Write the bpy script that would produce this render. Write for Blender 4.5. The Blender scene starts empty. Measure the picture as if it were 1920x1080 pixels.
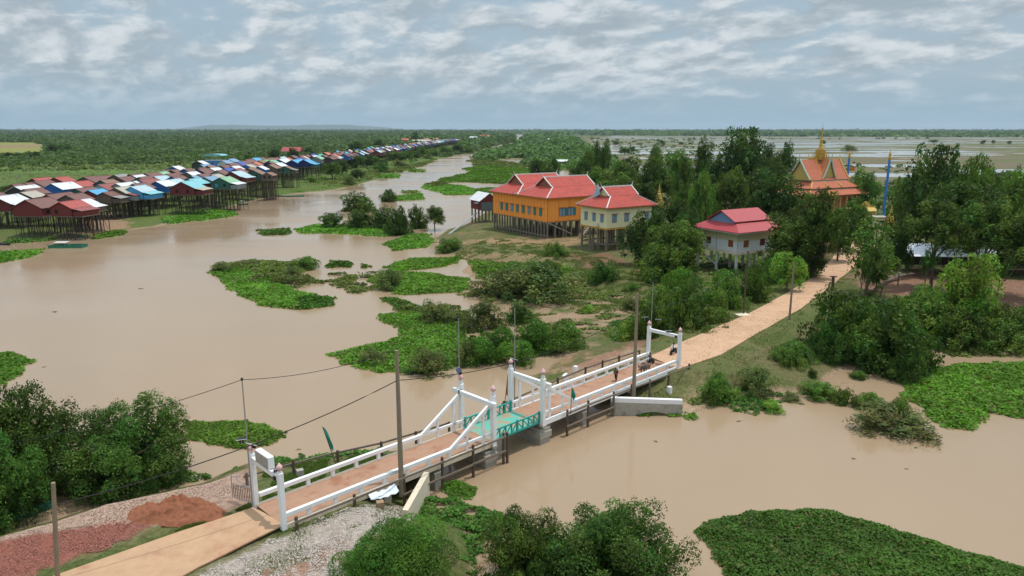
import bpy, math, random
import numpy as np
from mathutils import Vector, Matrix, Euler
R = math.radians
C = bpy.context.scene.collection
# ------------------------------------------------------------------ camera
FPX, HORY, H = 1350.0, 245.0, 32.0            # focal length in photo pixels, horizon row, height over the water
PITCH = math.atan((540 - HORY) / FPX)
cp, sp = math.cos(PITCH), math.sin(PITCH)
cam = bpy.data.cameras.new('camera'); camo = bpy.data.objects.new('camera', cam); C.objects.link(camo)
camo.location = (0, 0, H); camo.rotation_euler = (math.pi/2 - PITCH, R(0.0), 0)
cam.sensor_width = 36; cam.lens = FPX/1920*36; cam.clip_start = 1; cam.clip_end = 80000
bpy.context.scene.camera = camo
# ------------------------------------------------------------------ light
SUN = Vector((0.24, 0.05, 1.0)).normalized()
sl = bpy.data.lights.new('sun', 'SUN'); so = bpy.data.objects.new('sun', sl); C.objects.link(so)
sl.energy = 2.5; sl.angle = R(1.2); sl.color = (1, .96, .9)
so.rotation_euler = (-SUN).to_track_quat('-Z', 'Y').to_euler(); so.location = (0, 0, 200)
vs = bpy.context.scene.view_settings
vs.view_transform = 'Standard'; vs.look = 'None'; vs.exposure = 0.07; vs.gamma = 1; vs.use_curve_mapping = False
bpy.context.scene.cycles.volume_bounces = 0
bpy.context.scene.cycles.max_bounces = 6
w = bpy.data.worlds.new('World'); bpy.context.scene.world = w; w.use_nodes = True
def world():
    nt = w.node_tree; nt.nodes.clear(); N = nt.nodes.new; L = nt.links.new
    out = N('ShaderNodeOutputWorld'); bg = N('ShaderNodeBackground'); bg.inputs[1].default_value = 0.10
    sky = N('ShaderNodeTexSky'); sky.sky_type = 'NISHITA'; sky.sun_disc = False
    sky.sun_elevation = math.asin(SUN.z); sky.sun_rotation = math.atan2(SUN.x, SUN.y)
    sky.dust_density = 3; sky.altitude = 0
    tc = N('ShaderNodeTexCoord'); sx = N('ShaderNodeSeparateXYZ'); L(tc.outputs['Generated'], sx.inputs[0])
    def M(op, a, b=None, c=None):
        n = N('ShaderNodeMath'); n.operation = op
        for i, v in enumerate((a, b, c)):
            if v is None: continue
            if isinstance(v, (int, float)): n.inputs[i].default_value = v
            else: L(v, n.inputs[i])
        return n.outputs[0]
    z = M('MAXIMUM', sx.outputs[2], 0.0); den = M('ADD', z, 0.42)
    u = M('DIVIDE', sx.outputs[0], den); v = M('DIVIDE', sx.outputs[1], den)
    cx = N('ShaderNodeCombineXYZ'); L(M('ADD', u, M('MULTIPLY', v, .30)), cx.inputs[0]); L(v, cx.inputs[1]); L(M('MULTIPLY', z, 3.0), cx.inputs[2])
    n1 = N('ShaderNodeTexNoise'); n1.inputs['Scale'].default_value = 6.4; n1.inputs['Detail'].default_value = 9; n1.inputs['Roughness'].default_value = .6; n1.inputs['Distortion'].default_value = .15
    L(cx.outputs[0], n1.inputs['Vector'])
    # same noise sampled a little higher: gives the lit tops and grey bases of the clouds
    c2 = N('ShaderNodeVectorMath'); c2.operation = 'ADD'; c2.inputs[1].default_value = (-.015, -.048, .0); L(cx.outputs[0], c2.inputs[0])
    n2 = N('ShaderNodeTexNoise'); n2.inputs['Scale'].default_value = 6.4; n2.inputs['Detail'].default_value = 5; n2.inputs['Roughness'].default_value = .5; n2.inputs['Distortion'].default_value = .15
    L(c2.outputs[0], n2.inputs['Vector'])
    n3 = N('ShaderNodeTexNoise'); n3.inputs['Scale'].default_value = 1.8; n3.inputs['Detail'].default_value = 2; L(cx.outputs[0], n3.inputs['Vector'])
    dens = M('ADD', n1.outputs[0], M('MULTIPLY', M('SUBTRACT', n3.outputs[0], .5), .5))
    r1 = N('ShaderNodeMapRange'); r1.interpolation_type = 'SMOOTHSTEP'; r1.inputs[1].default_value = .36; r1.inputs[2].default_value = .58; L(dens, r1.inputs[0])
    lit = M('SUBTRACT', n1.outputs[0], n2.outputs[0])
    r2 = N('ShaderNodeMapRange'); r2.interpolation_type = 'SMOOTHSTEP'; r2.inputs[1].default_value = -.13; r2.inputs[2].default_value = .17; L(lit, r2.inputs[0])
    m1 = N('ShaderNodeMix'); m1.data_type = 'RGBA'; m1.inputs[6].default_value = (3.5, 4.25, 4.8, 1); m1.inputs[7].default_value = (6.6, 7.1, 7.4, 1); L(r2.outputs[0], m1.inputs[0])
    base = N('ShaderNodeMix'); base.data_type = 'RGBA'; base.inputs[0].default_value = .75; L(sky.outputs[0], base.inputs[6]); base.inputs[7].default_value = (3.9, 5.2, 6.2, 1)
    m2 = N('ShaderNodeMix'); m2.data_type = 'RGBA'; L(r1.outputs[0], m2.inputs[0]); L(base.outputs[2], m2.inputs[6]); L(m1.outputs[2], m2.inputs[7])
    r3 = N('ShaderNodeMapRange'); r3.interpolation_type = 'SMOOTHSTEP'; r3.inputs[1].default_value = .0; r3.inputs[2].default_value = .085; L(z, r3.inputs[0])
    m3 = N('ShaderNodeMix'); m3.data_type = 'RGBA'; L(r3.outputs[0], m3.inputs[0]); m3.inputs[6].default_value = (3.1, 4.5, 5.5, 1); L(m2.outputs[2], m3.inputs[7])
    # the thin cloud overhead, nearer the veiled sun, is brighter than the cloud near the horizon
    r4 = N('ShaderNodeMapRange'); r4.interpolation_type = 'SMOOTHSTEP'; r4.inputs[1].default_value = .2; r4.inputs[2].default_value = .65; r4.inputs[3].default_value = 1.0; r4.inputs[4].default_value = 1.75; L(z, r4.inputs[0])
    vm = N('ShaderNodeVectorMath'); vm.operation = 'SCALE'; L(m3.outputs[2], vm.inputs[0]); L(r4.outputs[0], vm.inputs['Scale'])
    L(vm.outputs[0], bg.inputs[0]); L(bg.outputs[0], out.inputs[0])
world()
# ------------------------------------------------------------------ helpers
def P(x, y, z=0.0):
    dx = (x-960)/FPX; dy = (y-540)/FPX
    t = (z-H)/(-sp-dy*cp); return (dx*t, (cp-dy*sp)*t)
def Q(X, Y, Z):
    f = Y*cp-(Z-H)*sp; u = Y*sp+(Z-H)*cp
    return 960+FPX*X/f, 540-FPX*u/f, FPX/f
def tag(o, label=None, cat=None, group=None, kind=None):
    if label: o['label'] = label
    if cat: o['category'] = cat
    if group: o['group'] = group
    if kind: o['kind'] = kind
    return o
def empty(name, loc=(0, 0, 0), rz=0.0, parent=None):
    o = bpy.data.objects.new(name, None); o.location = loc; o.rotation_euler = (0, 0, rz); o.empty_display_size = .3
    C.objects.link(o)
    if parent: o.parent = parent
    return o
def link(name, me, parent=None, mat=None, loc=None, rz=0.0, scale=None):
    o = bpy.data.objects.new(name, me); C.objects.link(o)
    if parent: o.parent = parent
    if loc is not None: o.location = loc
    if rz: o.rotation_euler = (0, 0, rz)
    if scale is not None: o.scale = scale
    if mat:
        if len(me.materials) == 0: me.materials.append(mat)
        else:
            o.material_slots[0].link = 'OBJECT'; o.material_slots[0].material = mat
    return o
class MB:
    def __init__(s): s.v = []; s.f = []
    def add(s, vs, fs):
        b = len(s.v); s.v += [tuple(v) for v in vs]; s.f += [tuple(b+i for i in f) for f in fs]; return s
    def box(s, c, d, rz=0.0):
        x, y, z = d[0]/2, d[1]/2, d[2]/2; ca, sa = math.cos(rz), math.sin(rz)
        vs = [(c[0]+a*x*ca-b*y*sa, c[1]+a*x*sa+b*y*ca, c[2]+e*z) for e in (-1, 1) for a, b in ((-1, -1), (1, -1), (1, 1), (-1, 1))]
        return s.add(vs, [(3, 2, 1, 0), (4, 5, 6, 7), (0, 1, 5, 4), (1, 2, 6, 5), (2, 3, 7, 6), (3, 0, 4, 7)])
    def bar(s, a, b, wd, ht):
        a = Vector(a); b = Vector(b); d = (b-a).normalized(); up = Vector((0, 0, 1))
        if abs(d.z) > .98: up = Vector((0, 1, 0))
        r = d.cross(up).normalized(); u = r.cross(d)
        vs = [p+r*(wd/2*i)+u*(ht/2*j) for p in (a, b) for i, j in ((-1, -1), (1, -1), (1, 1), (-1, 1))]
        return s.add(vs, [(0, 1, 2, 3), (7, 6, 5, 4), (1, 0, 4, 5), (2, 1, 5, 6), (3, 2, 6, 7), (0, 3, 7, 4)])
    def tube(s, pts, rs, n=8, cap=True):
        pts = [Vector(p) for p in pts]; rs = rs if isinstance(rs, (list, tuple)) else [rs]*len(pts)
        b = len(s.v)
        for i, p in enumerate(pts):
            d = (pts[min(i+1, len(pts)-1)]-pts[max(i-1, 0)]).normalized()
            a = Vector((1, 0, 0)) if abs(d.x) < .8 else Vector((0, 1, 0))
            r = d.cross(a).normalized(); u = d.cross(r)
            for k in range(n):
                t = 2*math.pi*k/n; s.v.append(tuple(p+(r*math.cos(t)+u*math.sin(t))*rs[i]))
        for i in range(len(pts)-1):
            for k in range(n):
                s.f.append((b+i*n+k, b+i*n+(k+1) % n, b+(i+1)*n+(k+1) % n, b+(i+1)*n+k))
        if cap:
            s.f.append(tuple(b+k for k in reversed(range(n)))); s.f.append(tuple(b+(len(pts)-1)*n+k for k in range(n)))
        return s
    def lathe(s, prof, c=(0, 0, 0), n=12):       # prof: (radius, z)
        b = len(s.v)
        for r, z in prof:
            for k in range(n):
                t = 2*math.pi*k/n; s.v.append((c[0]+r*math.cos(t), c[1]+r*math.sin(t), c[2]+z))
        for i in range(len(prof)-1):
            for k in range(n): s.f.append((b+i*n+k, b+i*n+(k+1) % n, b+(i+1)*n+(k+1) % n, b+(i+1)*n+k))
        s.f.append(tuple(b+k for k in reversed(range(n)))); s.f.append(tuple(b+(len(prof)-1)*n+k for k in range(n)))
        return s
    def prism(s, poly, off):                     # planar polygon (3d points) extruded by vector off
        n = len(poly); o = Vector(off); vs = [Vector(p) for p in poly]; vs += [p+o for p in vs]
        return s.add(vs, [tuple(reversed(range(n))), tuple(range(n, 2*n))]+[(i, (i+1) % n, n+(i+1) % n, n+i) for i in range(n)])
    def mesh(s, name):
        me = bpy.data.meshes.new(name); me.from_pydata(s.v, [], s.f); me.update(); return me
    def build(s, name, mat, parent=None, loc=None, rz=0.0, smooth=False, bevel=0):
        me = s.mesh(name)
        if smooth: me.polygons.foreach_set('use_smooth', [True]*len(me.polygons))
        o = link(name, me, parent, mat, loc, rz)
        if bevel:
            m = o.modifiers.new('b', 'BEVEL'); m.width = bevel; m.segments = 2; m.limit_method = 'ANGLE'
        return o
def np_mesh(name, V, Fq, col=None, attrs=None, smooth=False):
    me = bpy.data.meshes.new(name); nv, nf = len(V), len(Fq); k = Fq.shape[1]
    me.vertices.add(nv); me.vertices.foreach_set('co', V.astype(np.float32).ravel())
    me.loops.add(nf*k); me.loops.foreach_set('vertex_index', Fq.astype(np.int32).ravel())
    me.polygons.add(nf); me.polygons.foreach_set('loop_start', np.arange(0, nf*k, k, dtype=np.int32))
    try: me.polygons.foreach_set('loop_total', np.full(nf, k, dtype=np.int32))
    except Exception: pass
    me.update(calc_edges=True)
    if smooth: me.polygons.foreach_set('use_smooth', np.ones(nf, dtype=bool))
    if col is not None:
        a = me.attributes.new('col', 'FLOAT_COLOR', 'POINT')
        c4 = np.ones((nv, 4), np.float32); c4[:, :3] = col; a.data.foreach_set('color', c4.ravel())
    for nm, arr in (attrs or {}).items():
        a = me.attributes.new(nm, 'FLOAT', 'POINT'); a.data.foreach_set('value', arr.astype(np.float32))
    return me
# cheap value noise in numpy
_rs = np.random.RandomState(5); _T = _rs.rand(256, 256)
def vnoise(x, y):
    xi = np.floor(x).astype(int); yi = np.floor(y).astype(int); fx = x-xi; fy = y-yi
    fx = fx*fx*(3-2*fx); fy = fy*fy*(3-2*fy)
    a = _T[xi % 256, yi % 256]; b = _T[(xi+1) % 256, yi % 256]; c = _T[xi % 256, (yi+1) % 256]; d = _T[(xi+1) % 256, (yi+1) % 256]
    return (a*(1-fx)+b*fx)*(1-fy)+(c*(1-fx)+d*fx)*fy
def fbm(x, y, o=4):
    s = 0; a = .5; t = 0
    for i in range(o): s = s+a*vnoise(x*2**i+i*17.3, y*2**i+i*9.1); t += a; a *= .5
    return s/t
def sdist(pts, poly):        # signed distance, + inside
    poly = np.asarray(poly, float); n = len(poly); d = np.full(len(pts), 1e18); ins = np.zeros(len(pts), bool)
    x, y = pts[:, 0], pts[:, 1]
    for i in range(n):
        ax, ay = poly[i]; bx, by = poly[(i+1) % n]; ex, ey = bx-ax, by-ay
        L2 = ex*ex+ey*ey+1e-12
        t = np.clip(((x-ax)*ex+(y-ay)*ey)/L2, 0, 1)
        d = np.minimum(d, (x-ax-t*ex)**2+(y-ay-t*ey)**2)
        c = ((ay > y) != (by > y)); xx = ex*(y-ay)/(ey if abs(ey) > 1e-12 else 1e-12)+ax
        ins ^= c & (x < xx)
    d = np.sqrt(d); return np.where(ins, d, -d)
def PP(poly, z=0.0): return [P(a, b, z) for a, b in poly]
# ------------------------------------------------------------------ materials
MATS = {}
def mat(name, col, rough=.8, noise=.0, nscale=4.0, bump=0.0, bscale=20.0, metal=0, spec=.3, col2=None, c2amt=.45, c2scale=1.0, wave=None, coords='Object'):
    if name in MATS: return MATS[name]
    m = bpy.data.materials.new(name); m.use_nodes = True; nt = m.node_tree; N = nt.nodes.new; L = nt.links.new
    b = nt.nodes['Principled BSDF']; b.inputs['Roughness'].default_value = rough; b.inputs['Metallic'].default_value = metal
    b.inputs['Specular IOR Level'].default_value = spec
    tc = N('ShaderNodeTexCoord'); vec = tc.outputs[coords]
    c = N('ShaderNodeRGB'); c.outputs[0].default_value = (*col, 1); cur = c.outputs[0]
    if col2:
        n = N('ShaderNodeTexNoise'); n.inputs['Scale'].default_value = c2scale; n.inputs['Detail'].default_value = 6; n.inputs['Roughness'].default_value = .65; L(vec, n.inputs['Vector'])
        r = N('ShaderNodeMapRange'); r.inputs[1].default_value = c2amt; r.inputs[2].default_value = c2amt+.14; L(n.outputs[0], r.inputs[0])
        mx = N('ShaderNodeMix'); mx.data_type = 'RGBA'; L(r.outputs[0], mx.inputs[0]); L(cur, mx.inputs[6]); mx.inputs[7].default_value = (*col2, 1); cur = mx.outputs[2]
    if noise:
        n = N('ShaderNodeTexNoise'); n.inputs['Scale'].default_value = nscale; n.inputs['Detail'].default_value = 8; n.inputs['Roughness'].default_value = .7; L(vec, n.inputs['Vector'])
        r = N('ShaderNodeMapRange'); r.inputs[1].default_value = .25; r.inputs[2].default_value = .75; r.inputs[3].default_value = 1-noise; r.inputs[4].default_value = 1+noise; L(n.outputs[0], r.inputs[0])
        h = N('ShaderNodeVectorMath'); h.operation = 'SCALE'; L(cur, h.inputs[0]); L(r.outputs[0], h.inputs['Scale']); cur = h.outputs[0]
    L(cur, b.inputs['Base Color'])
    if wave:       # corrugated sheet or boards: (axis, scale, strength)
        wv = N('ShaderNodeTexWave'); wv.bands_direction = wave[0]; wv.inputs['Scale'].default_value = wave[1]; L(vec, wv.inputs['Vector'])
        bp = N('ShaderNodeBump'); bp.inputs['Strength'].default_value = wave[2]; bp.inputs['Distance'].default_value = .05; L(wv.outputs[1], bp.inputs['Height']); L(bp.outputs[0], b.inputs['Normal'])
    elif bump:
        n = N('ShaderNodeTexNoise'); n.inputs['Scale'].default_value = bscale; n.inputs['Detail'].default_value = 5; L(vec, n.inputs['Vector'])
        bp = N('ShaderNodeBump'); bp.inputs['Strength'].default_value = bump; bp.inputs['Distance'].default_value = .05; L(n.outputs[0], bp.inputs['Height']); L(bp.outputs[0], b.inputs['Normal'])
    MATS[name] = m; return m
def leaf_mat():
    m = bpy.data.materials.new('leaves'); m.use_nodes = True; nt = m.node_tree; N = nt.nodes.new; L = nt.links.new
    b = nt.nodes['Principled BSDF']; b.inputs['Roughness'].default_value = .5; b.inputs['Specular IOR Level'].default_value = .12
    a = N('ShaderNodeAttribute'); a.attribute_name = 'col'
    oi = N('ShaderNodeObjectInfo'); hs = N('ShaderNodeHueSaturation')
    r = N('ShaderNodeMapRange'); r.inputs[3].default_value = .8; r.inputs[4].default_value = 1.2; L(oi.outputs['Random'], r.inputs[0]); L(r.outputs[0], hs.inputs['Value'])
    r2 = N('ShaderNodeMapRange'); r2.inputs[3].default_value = .485; r2.inputs[4].default_value = .51; L(oi.outputs['Random'], r2.inputs[0]); L(r2.outputs[0], hs.inputs['Hue'])
    L(a.outputs[0], hs.inputs['Color']); L(hs.outputs[0], b.inputs['Base Color'])
    t = N('ShaderNodeBsdfTranslucent'); g = N('ShaderNodeMix'); g.data_type = 'RGBA'; g.blend_type = 'MULTIPLY'; g.inputs[0].default_value = 1; g.inputs[7].default_value = (1.2, 1.4, .5, 1)
    L(hs.outputs[0], g.inputs[6]); L(g.outputs[2], t.inputs[0])
    mx = N('ShaderNodeMixShader'); mx.inputs[0].default_value = .30; L(b.outputs[0], mx.inputs[1]); L(t.outputs[0], mx.inputs[2])
    L(mx.outputs[0], nt.nodes['Material Output'].inputs[0]); return m
LEAF = leaf_mat()
M_white = mat('white_paint', (.80, .80, .79), .6, .07, 3, col2=(.62, .60, .55), c2amt=.60, c2scale=1.3, bump=.1)
M_cream = mat('cream_concrete', (.66, .57, .44), .9, .15, 3, bump=.2)
M_conc = mat('grey_concrete', (.36, .33, .28), .9, .2, 2.5, col2=(.24, .2, .15), c2amt=.55, bump=.3)
M_deck = mat('dusty_deck', (.375, .22, .145), .95, .12, 1.2, col2=(.31, .14, .085), c2amt=.52, c2scale=.5, bump=.2)
M_teal = mat('teal_paint', (.03, .34, .29), .5, .12, 4)
M_tealdeck = mat('worn_teal_deck', (.10, .42, .34), .7, .1, 5, col2=(.36, .27, .17), c2amt=.44, c2scale=.9)
M_wood = mat('weathered_wood', (.11, .075, .05), .9, .35, 6, bump=.4)
M_woodg = mat('grey_wood', (.165, .135, .105), .9, .35, 5, bump=.4)
M_polec = mat('pole_concrete', (.25, .20, .14), .9, .15, 2, bump=.2)
M_metal = mat('galvanised_metal', (.35, .35, .36), .45, .1, metal=.6)
M_black = mat('black_plastic', (.02, .02, .022), .5)
M_solar = mat('solar_glass', (.03, .04, .07), .12, spec=.8)
M_pink = mat('pink_lotus', (.72, .45, .45), .6, .2, 9, col2=(.7, .15, .18), c2amt=.56, c2scale=6)
M_gold = mat('gold_paint', (.52, .33, .06), .45, .2, 4)
M_goldd = mat('carved_gold', (.50, .38, .10), .6, .35, 6, bump=.5)
M_blue = mat('blue_post_paint', (.04, .20, .62), .5, .08)
M_dark = mat('dark_interior', (.012, .012, .012), .9)
M_bark = mat('bark', (.12, .09, .065), .9, .3, 5, bump=.5)
M_rope = mat('cable_rubber', (.015, .015, .015), .7)
# ------------------------------------------------------------------ terrain
NBANK = PP([(-900, 1180), (-500, 1075), (-250, 1035), (0, 1002), (100, 976), (190, 946), (290, 925), (380, 905), (425, 884), (470, 866), (540, 866), (640, 858), (735, 846), (775, 838), (790, 850), (800, 876), (790, 905), (770, 950), (800, 968), (870, 985), (905, 1030), (880, 1110), (860, 1300), (860, 1500), (-900, 1500)])
VBANK = PP([(-900, 520), (-300, 480), (0, 456), (120, 450), (180, 442), (235, 432), (300, 424), (330, 417), (400, 396), (470, 379), (520, 368), (560, 362), (620, 357), (655, 347), (700, 337), (740, 326), (775, 317), (812, 304), (822, 297), (850, 291), (880, 287), (905, 279), (935, 271), (962, 266.5), (972, 262), (960, 256), (930, 252), (700, 249), (-1500, 249)])
RBANK = PP([(1000, 252), (990, 257), (986, 262), (972, 268), (955, 275), (930, 282), (905, 287), (885, 293), (880, 300), (892, 307), (930, 312), (960, 313), (1000, 316), (1060, 320), (1085, 332), (1060, 345), (1010, 352), (940, 362), (910, 375), (912, 398), (893, 408), (870, 422), (840, 430), (815, 447), (822, 465), (850, 480), (890, 492), (925, 498), (1010, 500), (1080, 505), (1092, 540), (1150, 556), (1215, 572), (1225, 600), (1200, 622), (1180, 636), (1100, 664), (1040, 690), (990, 706), (1000, 722), (1060, 735), (1100, 752), (1115, 768), (1200, 772), (1280, 768), (1310, 756), (1400, 748), (1420, 712), (1460, 690), (1505, 668), (1560, 655), (1640, 655), (1720, 650), (1800, 655), (1900, 660), (2100, 640), (3400, 560), (3400, 252)])
MUD = PP([(900, 480), (1000, 505), (1080, 510), (1100, 540), (1150, 560), (1225, 560), (1235, 610), (1200, 640), (1120, 655), (1060, 665), (1010, 650), (990, 600), (940, 560), (870, 560), (850, 520)])
MUD2 = PP([(1290, 770), (1340, 735), (1420, 715), (1500, 670), (1760, 640), (1800, 660), (1700, 690), (1600, 735), (1480, 752), (1390, 775)])
MUD3 = PP([(790, 940), (850, 935), (900, 965), (930, 1010), (905, 1085), (820, 1085), (780, 1000)])
PONDS = [PP([(925, 300), (960, 297), (1000, 300), (1002, 306), (960, 309), (925, 307)]), PP([(1020, 306), (1045, 303), (1060, 312), (1030, 318)])]
ROADY = [(1217, 668, 1270, 692), (1300, 632, 1350, 665), (1400, 590, 1420, 625), (1480, 547, 1500, 580), (1530, 515, 1548, 545), (1562, 483, 1592, 508), (1572, 462, 1612, 490)]
ROAD_AX = [(((P(a, b, 2.4)[0]+P(c, d, 2.4)[0])/2), ((P(a, b, 2.4)[1]+P(c, d, 2.4)[1])/2)) for a, b, c, d in ROADY]
TEMPLE_HILL = PP([(1440, 470), (1500, 520), (1560, 500), (1620, 560), (1760, 575), (1920, 590), (2300, 600), (2300, 380), (1960, 370), (1700, 360), (1480, 360), (1400, 400)], 2)
def height(X, Y):
    pts = np.stack([X, Y], 1); n1 = fbm(X*.35, Y*.35, 3)-.5; n2 = fbm(X*.06+40, Y*.06, 3)-.5
    out = np.full(len(X), -1.3)
    # small-scale wiggle of the shore, growing with distance
    wig = np.clip(Y/120, .5, 6)*(fbm(X/np.clip(Y/14, 3, 60), Y/np.clip(Y/14, 3, 60), 3)-.5)*3
    d = sdist(pts, NBANK)+wig*.35; out = np.maximum(out, np.clip(d*.42, -1.3, 2.1))
    d = sdist(pts, VBANK)+wig; out = np.maximum(out, np.clip(d*.10, -1.3, 1.2+.3*n2))
    d = sdist(pts, RBANK); mud = sdist(pts, MUD)
    rb = np.clip((d+wig*.4)*.22, -1.3, 1.6+.5*n2)
    far = np.clip((Y-420)/200, 0, 1); rb = np.where(Y > 300, np.minimum(rb, 1.6*(1-far)+.35*far+.2*n2), rb)
    out = np.maximum(out, rb)
    out = np.maximum(out, np.clip(mud*.3, -1.3, .10)+ (mud > 0)*(n1*.55+n2*.35))
    for m_ in (MUD2, MUD3):
        md = sdist(pts, m_); out = np.maximum(out, np.clip(md*.3, -1.3, -.01)+(md > 0)*(n1*.5+n2*.2))
    for p_ in PONDS:
        pd = sdist(pts, p_); out = np.where(pd > 0, np.minimum(out, -.05*pd), out)
    # road embankment
    dm = np.full(len(X), 1e9)
    for i in range(len(ROAD_AX)-1):
        a = ROAD_AX[i]; b = ROAD_AX[i+1]; ex, ey = b[0]-a[0], b[1]-a[1]; t = np.clip(((X-a[0])*ex+(Y-a[1])*ey)/(ex*ex+ey*ey), 0, 1)
        dm = np.minimum(dm, np.hypot(X-a[0]-t*ex, Y-a[1]-t*ey))
    out = np.where(Y > 86, np.maximum(out, np.clip(2.33-np.clip(dm-6, 0, 99)*.24, -1.3, 2.33)), out)
    td = sdist(pts, TEMPLE_HILL); out = np.maximum(out, np.where(td > 0, 1.4+np.clip(td*.12, 0, 1.0), -9))
    return out
def ground():
    rows = [14.0]
    while rows[-1] < 26000: rows.append(rows[-1]*1.0085+.02)
    rows = np.array(rows); nc = 460; s = np.linspace(-1, 1, nc)
    Y = np.repeat(rows, nc); X = np.tile(s, len(rows))*(Y*1.12+22)
    Z = height(X, Y); pts = np.stack([X, Y], 1)
    Z = Z+np.where(Z > .3, (fbm(X*1.3, Y*1.3, 2)-.5)*.18, 0)*(Y < 300)
    nr = len(rows); i = np.arange((nr-1)*nc).reshape(nr-1, nc)[:, :-1].ravel()
    F = np.stack([i, i+1, i+nc+1, i+nc], 1)
    n1 = fbm(X*.25, Y*.25, 4); n2 = fbm(X*.05+9, Y*.05, 4); n3 = fbm(X*1.1, Y*1.1, 3)
    col = np.zeros((len(X), 3))
    g1 = np.array([.085, .105, .032]); g2 = np.array([.125, .115, .05]); dirt = np.array([.33, .20, .12]); mud = np.array([.29, .20, .13])
    t = np.clip((n1-.42)*6, 0, 1)[:, None]; col[:] = g1*(1-t)+g2*t
    t = np.clip((n2+n3*.4-.86)*6, 0, 1)[:, None]*.8; col = col*(1-t)+dirt*t
    lush = np.array([.075, .135, .03]); t = (np.clip((X*0+Y-190)/80, 0, 1)*(X < -60))[:, None]; col = col*(1-t)+(lush*(1-.35*n1[:, None])+np.array([.05, .02, .01])*n2[:, None])*t
    t = (np.clip((.22+.25*(n1-.5)-Z)*7, 0, 1)*(Y < 420))[:, None]; col = col*(1-t)+mud*t
    def reg(poly, z, c, wd=.6, amt=1.0, nz=1.5):
        nonlocal col
        pw = np.array(PP(poly, z)); lo = pw.min(0)-4; hi = pw.max(0)+4
        m_ = (X > lo[0]) & (X < hi[0]) & (Y > lo[1]) & (Y < hi[1]); ix = np.nonzero(m_)[0]
        if len(ix) == 0: return
        d = sdist(pts[ix], pw)+(n3[ix]-.5)*nz+(n1[ix]-.5)*nz*1.3
        t = np.clip(d/wd+.5, 0, 1)[:, None]*amt; col[ix] = col[ix]*(1-t)+np.array(c)*t
    gr = (.37, .31, .265)
    reg([(-400, 1100), (0, 1000), (190, 944), (380, 903), (440, 880), (480, 905), (470, 950), (330, 990), (200, 1040), (0, 1100)], 1.8, (.33, .22, .165), .7)
    reg([(-400, 1140), (-100, 1040), (0, 1012), (130, 990), (265, 968), (280, 985), (200, 1025), (60, 1072), (-100, 1110)], 2.2, (.235, .085, .06), .5, nz=.9)
    reg([(260, 985), (300, 975), (345, 990), (250, 1025), (190, 1035), (70, 1080), (50, 1085)], 2.2, (.13, .13, .05), .4, .8)
    reg([(440, 955), (470, 945), (400, 985), (330, 1000), (345, 985), (400, 962)], 2.2, (.12, .13, .05), .5, .8)
    reg([(340, 1100), (430, 1045), (540, 1000), (640, 962), (745, 915), (785, 905), (775, 950), (700, 1000), (640, 1050), (620, 1140)], 2.1, gr, .7, .95, 1.2)
    reg([(330, 1100), (420, 1045), (540, 990), (560, 985), (545, 1000), (430, 1052), (350, 1100)], 2.1, (.15, .15, .07), .5, .7)
    reg([(500, 1100), (560, 1040), (640, 1000), (680, 1000), (620, 1060), (560, 1100)], 2.1, (.26, .14, .09), .6, .6, 3)
    reg([(500, 1050), (600, 1020), (640, 1030), (600, 1075), (480, 1085)], 2.1, (.27, .15, .10), .5, .7)
    reg([(480, 900), (545, 880), (720, 862), (760, 858), (640, 905), (500, 960)], 2.0, (.10, .125, .045), .5, .9)
    reg([(1040, 690), (1120, 655), (1200, 640), (1215, 668), (1060, 730), (1000, 715)], 2.0, (.36, .24, .165), 1, .75, 4)
    reg([(1080, 672), (1200, 630), (1290, 630), (1220, 650), (1120, 680)], 2.0, (.26, .12, .085), 1, .6, 4)
    reg([(1200, 770), (1290, 770), (1330, 720), (1320, 690), (1290, 720)], 1.5, (.40, .27, .18), 1, .8, 3)
    reg([(1220, 620), (1400, 560), (1560, 470), (1580, 480), (1600, 520), (1500, 600), (1400, 660), (1300, 720), (1200, 760), (1230, 700)], 2.3, (.115, .125, .045), 2, .7, 5)
    reg([(1600, 500), (1720, 510), (1980, 530), (1980, 580), (1800, 570), (1660, 545), (1600, 530)], 2.6, (.25, .14, .095), 2, .95, 4)
    reg([(1490, 470), (1560, 470), (1560, 500), (1500, 520)], 2.4, (.20, .12, .08), 2, .8, 4)
    reg([(850, 470), (960, 478), (1040, 480), (1080, 500), (960, 500), (870, 490)], 1.3, (.30, .19, .12), 1, .5, 6)
    reg([(1060, 480), (1130, 476), (1190, 500), (1110, 500)], 1.3, (.18, .09, .06), 1, .8, 4)
    reg([(1180, 505), (1230, 500), (1250, 520), (1200, 530)], 1.3, (.30, .15, .09), 1, .7, 4)
    reg([(-100, 322), (60, 324), (300, 328), (430, 322), (400, 312), (200, 318), (-100, 314)], 1, (.095, .155, .035), 6, .9, 10)
    reg([(-100, 266), (90, 268), (95, 291), (40, 292), (-100, 292)], 1, (.21, .21, .055), 10, .95, 30)
    reg([(-100, 272), (88, 271), (88, 277), (-100, 279)], 1, (.23, .16, .09), 10, .8, 30)
    reg([(150, 405), (230, 400), (240, 430), (150, 435)], 1, (.30, .18, .12), 2, .8, 5)
    # flooded paddies: attribute only, the water itself comes from the material
    pad = np.clip(sdist(pts, PP([(1100, 262), (1090, 275), (1150, 340), (1500, 360), (3400, 380), (3400, 247), (1200, 247)]))/30, 0, 1)
    far = np.clip((Y-3500)/3000, 0, 1)[:, None]; col = col*(1-far)+np.array([.045, .07, .04])*far*(1)+0
    me = np_mesh('ground', np.stack([X, Y, Z], 1), F, col, {'pad': pad}, smooth=True)
    m = bpy.data.materials.new('earth'); m.use_nodes = True; nt = m.node_tree; N = nt.nodes.new; L = nt.links.new; b = nt.nodes['Principled BSDF']
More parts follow.
